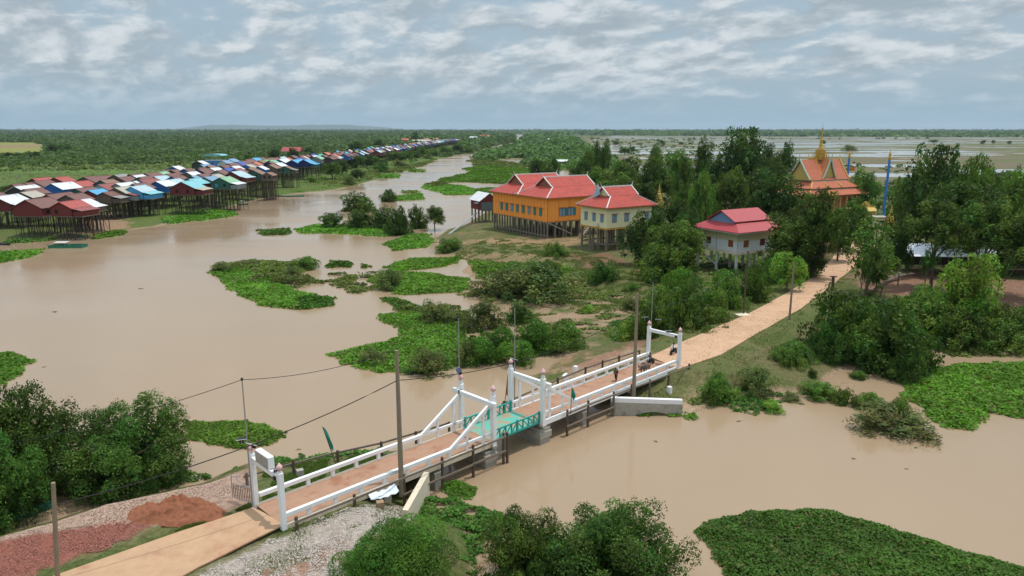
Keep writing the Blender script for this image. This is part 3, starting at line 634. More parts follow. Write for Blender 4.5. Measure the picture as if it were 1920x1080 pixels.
cable(TP[2], TP[3], 1.2, 'thin black cable between the far tower pole and the far gateway pole', .02)
# ------------------------------------------------------------------ foliage
def leaf_quads(Cn, Nn, S, colr, rs, asp=.5):
    n = len(Cn); Nn = Nn/(np.linalg.norm(Nn, axis=1, keepdims=True)+1e-9)
    r = rs.randn(n, 3); T = np.cross(Nn, r); T /= (np.linalg.norm(T, axis=1, keepdims=True)+1e-9); B = np.cross(Nn, T)
    s = S[:, None]; v = np.empty((n, 4, 3))
    v[:, 0] = Cn+T*s; v[:, 1] = Cn+B*s*asp+Nn*s*.12; v[:, 2] = Cn-T*s; v[:, 3] = Cn-B*s*asp+Nn*s*.12
    F = np.arange(n*4).reshape(n, 4); return v.reshape(-1, 3), F, np.repeat(colr, 4, axis=0)
PAL = {'mang': (.064, .124, .023), 'tree': (.080, .140, .025), 'dark': (.054, .100, .021), 'bright': (.15, .24, .035), 'vine': (.074, .158, .022), 'olive': (.125, .155, .05), 'mid': (.098, .168, .030), 'haze': (.082, .145, .040)}
def crown_arrays(seed, nl, n, leaf, pal, rs=None, flat=1.0, lobe=(.26, .44), spread=.72, down=False, jit=.12):
    rs = rs or np.random.RandomState(seed); d = rs.randn(nl, 3); d /= np.linalg.norm(d, axis=1, keepdims=True)
    d[:, 2] = np.where(d[:, 2] < (-.75 if down else -.3), -d[:, 2], d[:, 2])
    rad = spread*rs.uniform(.5, 1.0, nl)**.6*np.clip(1+.24*np.sin(d[:, 0]*3.1+seed)*np.cos(d[:, 1]*2.7+seed*1.7)+.16*np.sin(d[:, 2]*4+seed*.7), .6, 1.25); Lc = d*rad[:, None]; Lr = rs.uniform(lobe[0], lobe[1], nl); Lt = rs.uniform(.55, 1.5, nl); Lh = rs.uniform(-1, 1, nl)
    pick = rs.choice(nl, n, p=Lr**2/np.sum(Lr**2)); e = rs.randn(n, 3); e[:, 2] += .45; e /= np.linalg.norm(e, axis=1, keepdims=True)
    rr = Lr[pick]*(1-np.abs(rs.randn(n))*jit*1.5+rs.rand(n)*jit); pos = Lc[pick]+e*rr[:, None]
    # drop leaves buried inside other lobes
    keep = np.ones(n, bool)
    for i in range(nl):
        keep &= ~(((pos-Lc[i])**2).sum(1) < (Lr[i]*.68)**2)
    pos = pos[keep]; e = e[keep]; pick = pick[keep]; m0 = len(pos)
    ni = max(40, m0//9); di = rs.randn(ni, 3); di /= np.linalg.norm(di, axis=1, keepdims=True); ki = rs.choice(nl, ni); pos = np.concatenate([pos, Lc[ki]*rs.uniform(.35, .95, (ni, 1))+di*.08]); e = np.concatenate([e, di]); pick = np.concatenate([pick, ki]); m_ = len(pos); big = np.ones(m_); big[m0:] = 3.2
    nn = e*.75+rs.randn(m_, 3)*.7; nn[:, 2] += .25
    base = np.array(PAL[pal]); t = (Lt[pick]*rs.uniform(.72, 1.3, m_))[:, None]; col = base*t; col[:, 0] *= 1+.22*Lh[pick]+.12*rs.randn(m_); col = np.clip(col, .004, .4)
    pos[:, :2] /= np.percentile(np.abs(pos[:, :2]), 97.5); lo_, hi_ = np.percentile(pos[:, 2], (1, 99)); pos[:, 2] = (pos[:, 2]-lo_)/(hi_-lo_)*2-1
    pos[:, 2] *= flat; return pos, nn, leaf*rs.uniform(.7, 1.35, m_)*big, col, rs
def crown_mesh(name, seed, nl, n, leaf, pal, **k):
    pos, nn, s, col, rs = crown_arrays(seed, nl, n, leaf, pal, **k); pos[:, 2] += 1
    V, F, c = leaf_quads(pos, nn, s, col, rs, .55); me = np_mesh(name, V, F, c); me.materials.append(LEAF); return me
def trunk_mesh(seed, crown_frac=.35, limbs=6, r=.05):
    # unit tree: trunk foot at z=0, crown centre at z=1 with radius 1 (scaled later)
    rd = random.Random(seed); mb = MB(); top = (rd.uniform(-.08, .08), rd.uniform(-.08, .08), 1.0)
    mb.tube([(0, 0, -.1), (top[0]*.3, top[1]*.3, .35), top], [r*1.3, r, r*.5], 7)
    for k in range(limbs):
        a = rd.uniform(0, 6.28); z = rd.uniform(.3, .8); L_ = rd.uniform(.5, .8)
        mb.tube([(top[0]*z, top[1]*z, z), (L_*.5*math.cos(a), L_*.5*math.sin(a), z+.25), (L_*math.cos(a), L_*math.sin(a), z+.55)], [r*.5, r*.35, r*.12], 5)
    me = mb.mesh('trunk'); me.materials.append(M_bark); return me
_CM = {}
KINDS = {  # nl, n, leaf, pal, options
 'near': (230, 90000, .019, 'mang', dict(lobe=(.07, .17), spread=.93, down=True, jit=.42)),
 'nearb': (200, 80000, .019, 'tree', dict(lobe=(.07, .17), spread=.93, down=True, jit=.42)),
 'vinemound': (70, 70000, .017, 'vine', dict(lobe=(.14, .30), spread=.80, down=True, jit=.07)),
 'mang': (90, 13000, .040, 'mang', dict(lobe=(.09, .22), spread=.90, down=True, jit=.36)),
 'tree': (85, 12500, .040, 'tree', dict(lobe=(.09, .22), spread=.90, down=True, jit=.36)),
 'dark': (90, 13000, .040, 'dark', dict(lobe=(.09, .22), spread=.90, down=True, jit=.36)),
 'bright': (22, 5200, .050, 'bright', dict(lobe=(.18, .32), spread=.80, jit=.2)),
 'mid': (85, 12500, .040, 'mid', dict(lobe=(.09, .22), spread=.90, down=True, jit=.36)),
 'olive': (60, 9000, .038, 'olive', dict(lobe=(.10, .24), spread=.88, down=True, jit=.35)),
 'vine': (20, 8000, .042, 'vine', dict(lobe=(.24, .42), spread=.70, down=True, jit=.10)),
 'sparse': (16, 2600, .055, 'tree', dict(lobe=(.18, .30), spread=.80, jit=.25)),
 'far': (12, 1100, .11, 'haze', dict(lobe=(.28, .44), spread=.66, down=True, jit=.16)),
}
def get_crown(kind, v):
    if (kind, v) not in _CM:
        nl, n, lf, pal, k = KINDS[kind]; _CM[(kind, v)] = crown_mesh('crown', hash_(kind)+v*101, nl, n, lf, pal, **k)
    return _CM[(kind, v)]
def hash_(s): return sum((i+1)*ord(ch) for i, ch in enumerate(s)) % 9973
_TR = [trunk_mesh(i) for i in range(4)]
_ti = [0]
def plant(x0, x1, yt, yb, kind, label, z=.2, trunk=.0, cat=None, group=None, name=None, shift=.38, only=None):
    """plant filling the photo box; trunk = share of the height below the crown"""
    _ti[0] += 1; i = _ti[0]; xc = (x0+x1)/2
    X, Y = P(xc, yb, z); s = Q(X, Y, z)[2]; Wd = (x1-x0)/s
    if trunk < .05: Y2 = Y+Wd*shift; s2 = Q(X, Y2, z)[2]; Wd *= s/s2; X *= s/s2; Y = Y2
    lo, hi = z, z+60
    for _ in range(40):
        q = (lo+hi)/2
        if Q(X, Y, q)[1] > yt: lo = q
        else: hi = q
    Ht = lo-z; ch = Ht*(1-trunk); r = Wd/2*1.03; rz = (i*2.399) % 6.283
    me = get_crown(kind, only if only is not None else i % (2 if kind.startswith('near') or kind == 'vinemound' else 3))
    if trunk < .05 and not kind.startswith('near'):
        o = link(name or 'shrub', me, None, None, (X, Y, z-ch*.55), rz, (r*1.0, r*1.0, ch*1.50/2)); tag(o, label, cat or 'shrub', group); return o
    T = empty(name or 'tree', (X, Y, z)); tag(T, label, cat or 'tree', group)
    zc = Ht*trunk
    link('crown', me, T, None, (0, 0, zc-.05*ch), rz, (r, r, ch*1.08/2))
    tr = link('trunk', _TR[i % 4], T, None, (0, 0, 0), rz, (r, r, (zc+ch*.5)))
    if kind.startswith('near'): tr.scale = (r*.9, r*.9, Ht*.5)
    if kind.startswith('near') or kind == 'vinemound': T.children[0].location.z = -ch*.35; T.children[0].scale = (r*.97, r*.97, ch*1.26/2)
    return T
exec_plants = []
# big near plants
plant(-130, 60, 800, 1030, 'near', 'dense dark mangrove tree standing in the water in the near left corner', z=0, only=0)
plant(-60, 150, 722, 960, 'near', 'tall dark tree standing in the water behind the near left corner tree', z=0, only=1)
plant(135, 345, 752, 948, 'near', 'rounded leafy tree standing in the water left of the near gateway', z=0, only=0)
plant(640, 838, 985, 1140, 'vinemound', 'vine covered green mound tree on the gravel beside the wing wall', z=.6, only=0, name='tree', cat='tree')
plant(905, 1065, 955, 1125, 'nearb', 'bushy green tree at the bottom edge next to the vine covered mound', z=0, only=0)
plant(1000, 1275, 950, 1175, 'near', 'large glossy green tree at the bottom centre edge by the open water', z=0, only=1)
# ------------------------------------------------------------------ labelled rows of plants
def ordn(n):
    return {1: 'first', 2: 'second', 3: 'third', 4: 'fourth', 5: 'fifth', 6: 'sixth', 7: 'seventh', 8: 'eighth', 9: 'ninth'}.get(n, '%d%s' % (n, {1: 'st', 2: 'nd', 3: 'rd'}.get(n % 10 if n // 10 % 10 != 1 else 0, 'th')))
def rows(place, group, items, z=.2, trunk=.0, noun='tree', cat=None):
    items = sorted(items, key=lambda t: (t[0]+t[1])/2)
    adj = {'tree': 'green', 'dark': 'dark', 'mid': 'leafy', 'mang': 'dense', 'bright': 'bright', 'olive': 'olive', 'vine': 'creeper', 'sparse': 'thin', 'far': 'hazy'}
    for i, it in enumerate(items):
        k = it[4]; tr = it[5] if len(it) > 5 else trunk; zz = it[6] if len(it) > 6 else z
        plant(*it[:4], k, '%s %s, %s from left %s' % (adj[k], noun, ordn(i+1), place), zz, tr, cat or noun, group, name='tree' if noun == 'tree' else 'shrub')
rows('in river left of orange hall', 'shrubs standing in the river', [
    (640, 705, 360, 398, 'tree'), (713, 744, 355, 379, 'mang'), (598, 650, 399, 431, 'mang'), (645, 712, 392, 432, 'mang'), (698, 742, 388, 430, 'mang'), (722, 772, 386, 443, 'mang'), (765, 802, 386, 430, 'mang'), (797, 834, 387, 432, 'tree', .3)], z=0, noun='shrub')
rows('in the marsh left of the bridge', 'shrubs on the marsh', [
    (547, 596, 480, 507, 'mid'), (925, 1075, 492, 572, 'olive'), (965, 1062, 486, 556, 'mang'), (1012, 1066, 455, 493, 'mid'), (1104, 1160, 488, 540, 'mang'), (945, 1003, 567, 609, 'mang'), (812, 870, 446, 476, 'mid'), (1085, 1117, 571, 589, 'bright'), (1166, 1200, 530, 554, 'mid'),
    (762, 852, 652, 710, 'olive'), (672, 735, 655, 690, 'olive'), (872, 945, 565, 622, 'olive'), (905, 965, 612, 668, 'vine'), (960, 1030, 600, 668, 'vine'), (1020, 1100, 606, 662, 'vine'), (868, 935, 628, 688, 'vine'), (935, 1000, 640, 690, 'vine'), (1000, 1085, 628, 666, 'vine'), (780, 862, 562, 612, 'olive'), (850, 905, 640, 690, 'olive'), (1160, 1215, 556, 586, 'olive'), (700, 760, 505, 545, 'olive'), (390, 440, 492, 512, 'olive'), (440, 500, 488, 508, 'olive'), (530, 565, 500, 522, 'olive'), (880, 985, 505, 565, 'olive')], z=0, noun='shrub')
rows('in thicket left of the road', 'thicket left of the road', [
    (1190, 1262, 540, 645, 'mid'), (1225, 1320, 520, 632, 'tree'), (1290, 1372, 540, 622, 'mid'), (1332, 1398, 515, 598, 'mid'), (1238, 1305, 500, 585, 'vine'), (1312, 1405, 503, 578, 'vine'), (1382, 1440, 488, 585, 'tree'), (1405, 1460, 482, 545, 'vine'), (1190, 1290, 455, 540, 'mid'), (1160, 1230, 590, 640, 'bright'), (1262, 1350, 570, 640, 'mid'), (1446, 1500, 476, 560, 'bright', .3), (1465, 1530, 450, 530, 'tree', .1)], z=.8, noun='shrub')
rows('between yellow hall and red roofed house', 'trees around the halls', [
    (1170, 1252, 400, 498, 'dark', .1), (1185, 1240, 430, 500, 'dark'), (1226, 1302, 378, 480, 'dark', .15), (1212, 1312, 418, 515, 'mid', .1), (1262, 1308, 400, 500, 'dark', .15), (1195, 1282, 455, 522, 'mid'), (1288, 1334, 325, 450, 'mid', .15), (1255, 1300, 350, 440, 'tree', .2)], z=1.5)
rows('in the wood behind the halls', 'wood behind the halls', [
    (1108, 1126, 268, 345, 'tree', .2), (1120, 1144, 266, 345, 'tree', .2), (1090, 1114, 284, 350, 'mid', .1), (1072, 1110, 300, 360, 'dark', .1), (992, 1022, 300, 340, 'dark', .2), (1018, 1052, 296, 342, 'tree', .2), (1080, 1160, 320, 395, 'mid', .1), (1130, 1215, 300, 378, 'tree', .1), (1140, 1205, 330, 400, 'mid', .1), (1188, 1260, 292, 382, 'tree', .1), (1214, 1240, 276, 350, 'tree', .2), (1240, 1296, 286, 375, 'mid', .1), (1294, 1332, 264, 385, 'tree', .15), (1318, 1362, 296, 392, 'dark', .1), (1150, 1240, 345, 420, 'dark', .1), (1338, 1440, 246, 395, 'dark', .15), (1418, 1452, 275, 385, 'dark', .2), (1450, 1486, 272, 390, 'dark', .2), (1328, 1402, 322, 425, 'mid', .1), (1384, 1502, 322, 455, 'dark', .15), (1258, 1300, 300, 400, 'tree', .1), (1060, 1100, 330, 372, 'mid', .1), (1300, 1345, 350, 440, 'dark', .1), (1400, 1470, 300, 400, 'tree', .1)], z=1.5)
rows('around the temple yard', 'trees in the temple yard', [
    (1484, 1568, 360, 520, 'tree', .34), (1430, 1532, 400, 518, 'tree', .15), (1556, 1625, 378, 472, 'tree', .15), (1575, 1672, 415, 548, 'sparse', .3), (1500, 1545, 440, 520, 'dark', .25), (1588, 1650, 322, 405, 'mid', .1), (1664, 1704, 335, 425, 'mid', .1), (1598, 1628, 475, 558, 'sparse', .4), (1625, 1660, 480, 540, 'tree', .1), (1540, 1600, 400, 490, 'dark', .2), (1664, 1702, 430, 535, 'dark', .3), (1650, 1700, 425, 500, 'tree', .2)], z=2.4)
rows('on the mound at the right edge', 'trees at the right edge', [
    (1674, 1794, 282, 485, 'dark', .1), (1765, 1835, 300, 480, 'mid', .1), (1795, 1870, 328, 500, 'mid', .1), (1850, 1960, 335, 510, 'mid', .1), (1694, 1796, 380, 540, 'tree', .50), (1786, 1892, 382, 548, 'tree', .50), (1866, 1990, 395, 560, 'mid', .42), (1900, 2010, 345, 500, 'tree', .1), (1730, 1850, 345, 515, 'dark', .40), (1765, 1850, 482, 612, 'bright', .15), (1716, 1750, 470, 545, 'sparse', .35), (1840, 1900, 450, 560, 'sparse', .35), (1880, 1930, 320, 420, 'mid', .1), (1790, 1860, 425, 535, 'sparse', .5)], z=2.6)
rows('in thicket on right bank', 'thicket on the right bank', [
    (1512, 1642, 545, 678, 'mang'), (1605, 1742, 570, 706, 'mang'), (1575, 1700, 562, 655, 'dark'), (1642, 1762, 552, 645, 'mid'), (1722, 1822, 560, 655, 'mid'), (1800, 1902, 556, 652, 'mid'), (1870, 1985, 562, 656, 'vine'), (1762, 1862, 588, 662, 'tree'), (1690, 1765, 535, 612, 'mid'), (1550, 1600, 552, 605, 'tree'), (1440, 1522, 642, 694, 'vine'), (1440, 1505, 650, 700, 'mid'), (1312, 1382, 700, 758, 'mid'), (1664, 1732, 650, 718, 'mang'), (1610, 1680, 570, 625, 'dark'), (1840, 1930, 600, 660, 'mid'), (1380, 1450, 690, 745, 'olive'), (1520, 1590, 600, 685, 'mang'), (1560, 1660, 600, 690, 'mid'), (1640, 1745, 610, 700, 'mang'), (1700, 1800, 555, 640, 'mang'), (1900, 1990, 590, 660, 'tree'), (1700, 1790, 580, 640, 'vine')], z=.3, noun='shrub')
rows('in the shallow water on the right', 'shrubs in the right shallows', [
    (1500, 1566, 714, 752, 'mid'), (1512, 1532, 690, 715, 'tree'), (1592, 1624, 694, 714, 'mid'), (1595, 1752, 762, 828, 'olive'), (1655, 1705, 745, 790, 'mid'), (1560, 1600, 728, 762, 'mid'), (1600, 1650, 735, 772, 'mid'), (1428, 1470, 752, 776, 'bright'), (1462, 1504, 738, 756, 'olive')], z=0, noun='shrub')
rows('on the village river bank', 'trees on the village bank', [
    (606, 641, 305, 337, 'tree', .35), (630, 652, 301, 328, 'dark', .2), (652, 672, 296, 316, 'dark', .2), (665, 686, 292, 315, 'mid', .2), (683, 703, 293, 315, 'dark', .2), (696, 714, 294, 314, 'mid', .15), (710, 727, 300, 315, 'dark', .1), (659, 683, 318, 337, 'dark', .2), (579, 592, 330, 342, 'bright', .05), (725, 752, 285, 302, 'mid', .1), (745, 776, 283, 301, 'tree', .1), (768, 790, 283, 297, 'mid', .1), (780, 802, 274, 294, 'tree', .1), (772, 785, 247, 270, 'tree', .2), (181, 213, 328, 352, 'bright', .2), (800, 825, 279, 293, 'mid', .1), (822, 850, 275, 290, 'tree', .1), (700, 730, 305, 322, 'tree', .1), (845, 870, 272, 287, 'dark', .1), (790, 812, 288, 298, 'olive', .0), (735, 765, 298, 312, 'olive', 0), (640, 668, 330, 345, 'olive', 0), (80, 105, 356, 372, 'bright', .2), (385, 400, 318, 330, 'tree', .2), (418, 432, 306, 322, 'tree', .2), (455, 475, 290, 312, 'tree', .3), (505, 525, 280, 300, 'dark', .1), (540, 560, 278, 298, 'dark', .1), (570, 590, 276, 292, 'dark', .1), (655, 680, 266, 285, 'dark', .1), (700, 720, 262, 278, 'dark', .1)], z=1, trunk=.1)
rows('alone on the flooded fields', 'lone trees on the flooded fields', [
    (1160, 1182, 277, 290, 'tree', .2), (1176, 1193, 275, 286, 'dark', .2), (1222, 1240, 277, 290, 'tree', .2), (1236, 1246, 262, 274, 'far', .3), (1538, 1548, 262, 272, 'far', .3), (1580, 1608, 271, 283, 'olive', 0), (1838, 1848, 263, 272, 'far', .3), (1858, 1865, 263, 271, 'far', .3), (1888, 1896, 264, 272, 'far', .3), (1842, 1848, 263, 270, 'far', .3), (1870, 1902, 322, 352, 'mid', .05), (1272, 1282, 266, 272, 'far', .2), (1410, 1420, 264, 272, 'far', .2), (1740, 1760, 262, 268, 'far', .2), (1148, 1162, 264, 273, 'far', .2)], z=.3)
rows('by the yellow paddy field', 'trees by the yellow paddy', [
    (8, 26, 286, 298, 'dark', .1), (27, 40, 288, 297, 'dark', .1), (40, 48, 287, 296, 'mid', .1), (50, 60, 283, 294, 'sparse', .3), (57, 76, 285, 299, 'dark', .1), (88, 112, 271, 288, 'dark', .1), (104, 140, 270, 285, 'tree', .1)], z=1)
def palm(px, py, z, ytop, label):
    X, Y = P(px, py, z); s = Q(X, Y, z)[2]; h = (py-ytop)/s; T = empty('palm_tree', (X, Y, z)); tag(T, label, 'palm', 'palms by the village')
    MB().tube([(0, 0, -.2), (.1, 0, h*.5), (.25, 0, h*.9)], [.22, .16, .13], 7).build('trunk', M_bark, T)
    rs = np.random.RandomState(int(px)); Cn = []; Nn = []
    V = []; F = []; co = []
    for k in range(18):
        a = k*2.4; el = rs.uniform(-.2, 1.0); L_ = h*.32
        for j in range(9):
            t = (j+.5)/9; r = L_*t; zz = h*.9+L_*(math.sin(el)*t-.75*t*t); b = len(V)
            x, y = .25+r*math.cos(a)*math.cos(el*.6), r*math.sin(a)*math.cos(el*.6); wd = L_*.20*(1-t*.6); dx, dy = -math.sin(a)*wd, math.cos(a)*wd
            ex, ey = math.cos(a)*L_*.07, math.sin(a)*L_*.07
            V += [(x-ex, y-ey, zz+.05), (x+dx, y+dy, zz-wd*.5), (x+ex, y+ey, zz), (x-dx, y-dy, zz-wd*.5)]; F.append((b, b+1, b+2, b+3)); co += [(.05, .09, .025)]*4
    me = np_mesh('crown', np.array(V), np.array(F), np.array(co)); me.materials.append(LEAF); link('crown', me, T)
palm(468, 318, 1, 283, 'coconut palm rising between the village roofs beside the blue building')
palm(118, 372, 1, 352, 'low banana palm between the brown roofs at the left')
palm(908, 268, 1, 243, 'pair topped sugar palm on the skyline above the river bend')
palm(1648, 570, 1.5, 535, 'small fan palm at the edge of the right thicket')
# ------------------------------------------------------------------ ground cover ("stuff")
def scatter_leaves(name, poly_px, pal, label, z=.06, hgt=.35, seed=1, cover=1.9, leaf=.125, rag=1.0, cat='plants', z_at=0.0, minleaf=.0021, upright=.0, gaps=.0):
    rs = np.random.RandomState(seed); pw = np.array(PP(poly_px, z_at)); lo = pw.min(0)-1; hi = pw.max(0)+1
    dist = float(np.hypot(*pw.mean(0))); s = max(leaf, dist*minleaf); area = (hi-lo).prod(); n = int(min(900000, area*cover/(1.1*s*s)))
    p = lo+rs.rand(n, 2)*(hi-lo); sc = max(1.2, dist/60)
    nz = (fbm(p[:, 0]/sc+seed, p[:, 1]/sc, 4)-.5)*sc*2.6*rag; d = sdist(p, pw)+nz
    keep = (d > 0) & (rs.rand(n) < np.clip(.35+d/(sc*.5), 0, 1))
    if gaps: keep &= fbm(p[:, 0]/sc*.6+seed*3, p[:, 1]/sc*1.1, 4) > gaps
    p = p[keep]; d = d[keep]; m_ = len(p)
    if m_ == 0: return
    n1 = fbm(p[:, 0]*.8/sc, p[:, 1]*.8/sc, 3); n2 = fbm(p[:, 0]*.15+seed, p[:, 1]*.15, 3)
    hh = hgt*np.clip(d/(sc*.9), .15, 1)*(.35+1.2*n1)
    pos = np.stack([p[:, 0], p[:, 1], z+hh*rs.rand(m_)**.4], 1); nn = rs.randn(m_, 3)*.5; nn[:, 2] += 1.0-upright
    base = np.array(PAL[pal] if isinstance(pal, str) else pal); t = ((.62+.75*n1)*(.7+.6*n2)*rs.uniform(.75, 1.25, m_))[:, None]; col = base*t*1.05
    dead = rs.rand(m_) < .04; col[dead] = np.array([.22, .17, .07])
    V, F, c = leaf_quads(pos, nn, s*rs.uniform(.7, 1.3, m_), col, rs, .75); me = np_mesh(name, V, F, c); me.materials.append(LEAF)
    return tag(link(name, me), label, cat, None, 'stuff')
PAL['hyo'] = (.13, .17, .045)
PAL['hy'] = (.095, .21, .022); PAL['hyd'] = (.062, .14, .022); PAL['hyo'] = (.13, .17, .045)
scatter_leaves('water_hyacinth', [(1296, 998), (1330, 975), (1400, 962), (1500, 956), (1560, 960), (1650, 985), (1740, 1015), (1840, 1045), (1920, 1065), (2100, 1110), (2100, 1300), (1400, 1250), (1360, 1085), (1340, 1050), (1325, 1020)], 'hyd', 'large mat of floating water hyacinth in the near right corner', seed=2, hgt=.55, cover=2.6, rag=.25, leaf=.13)
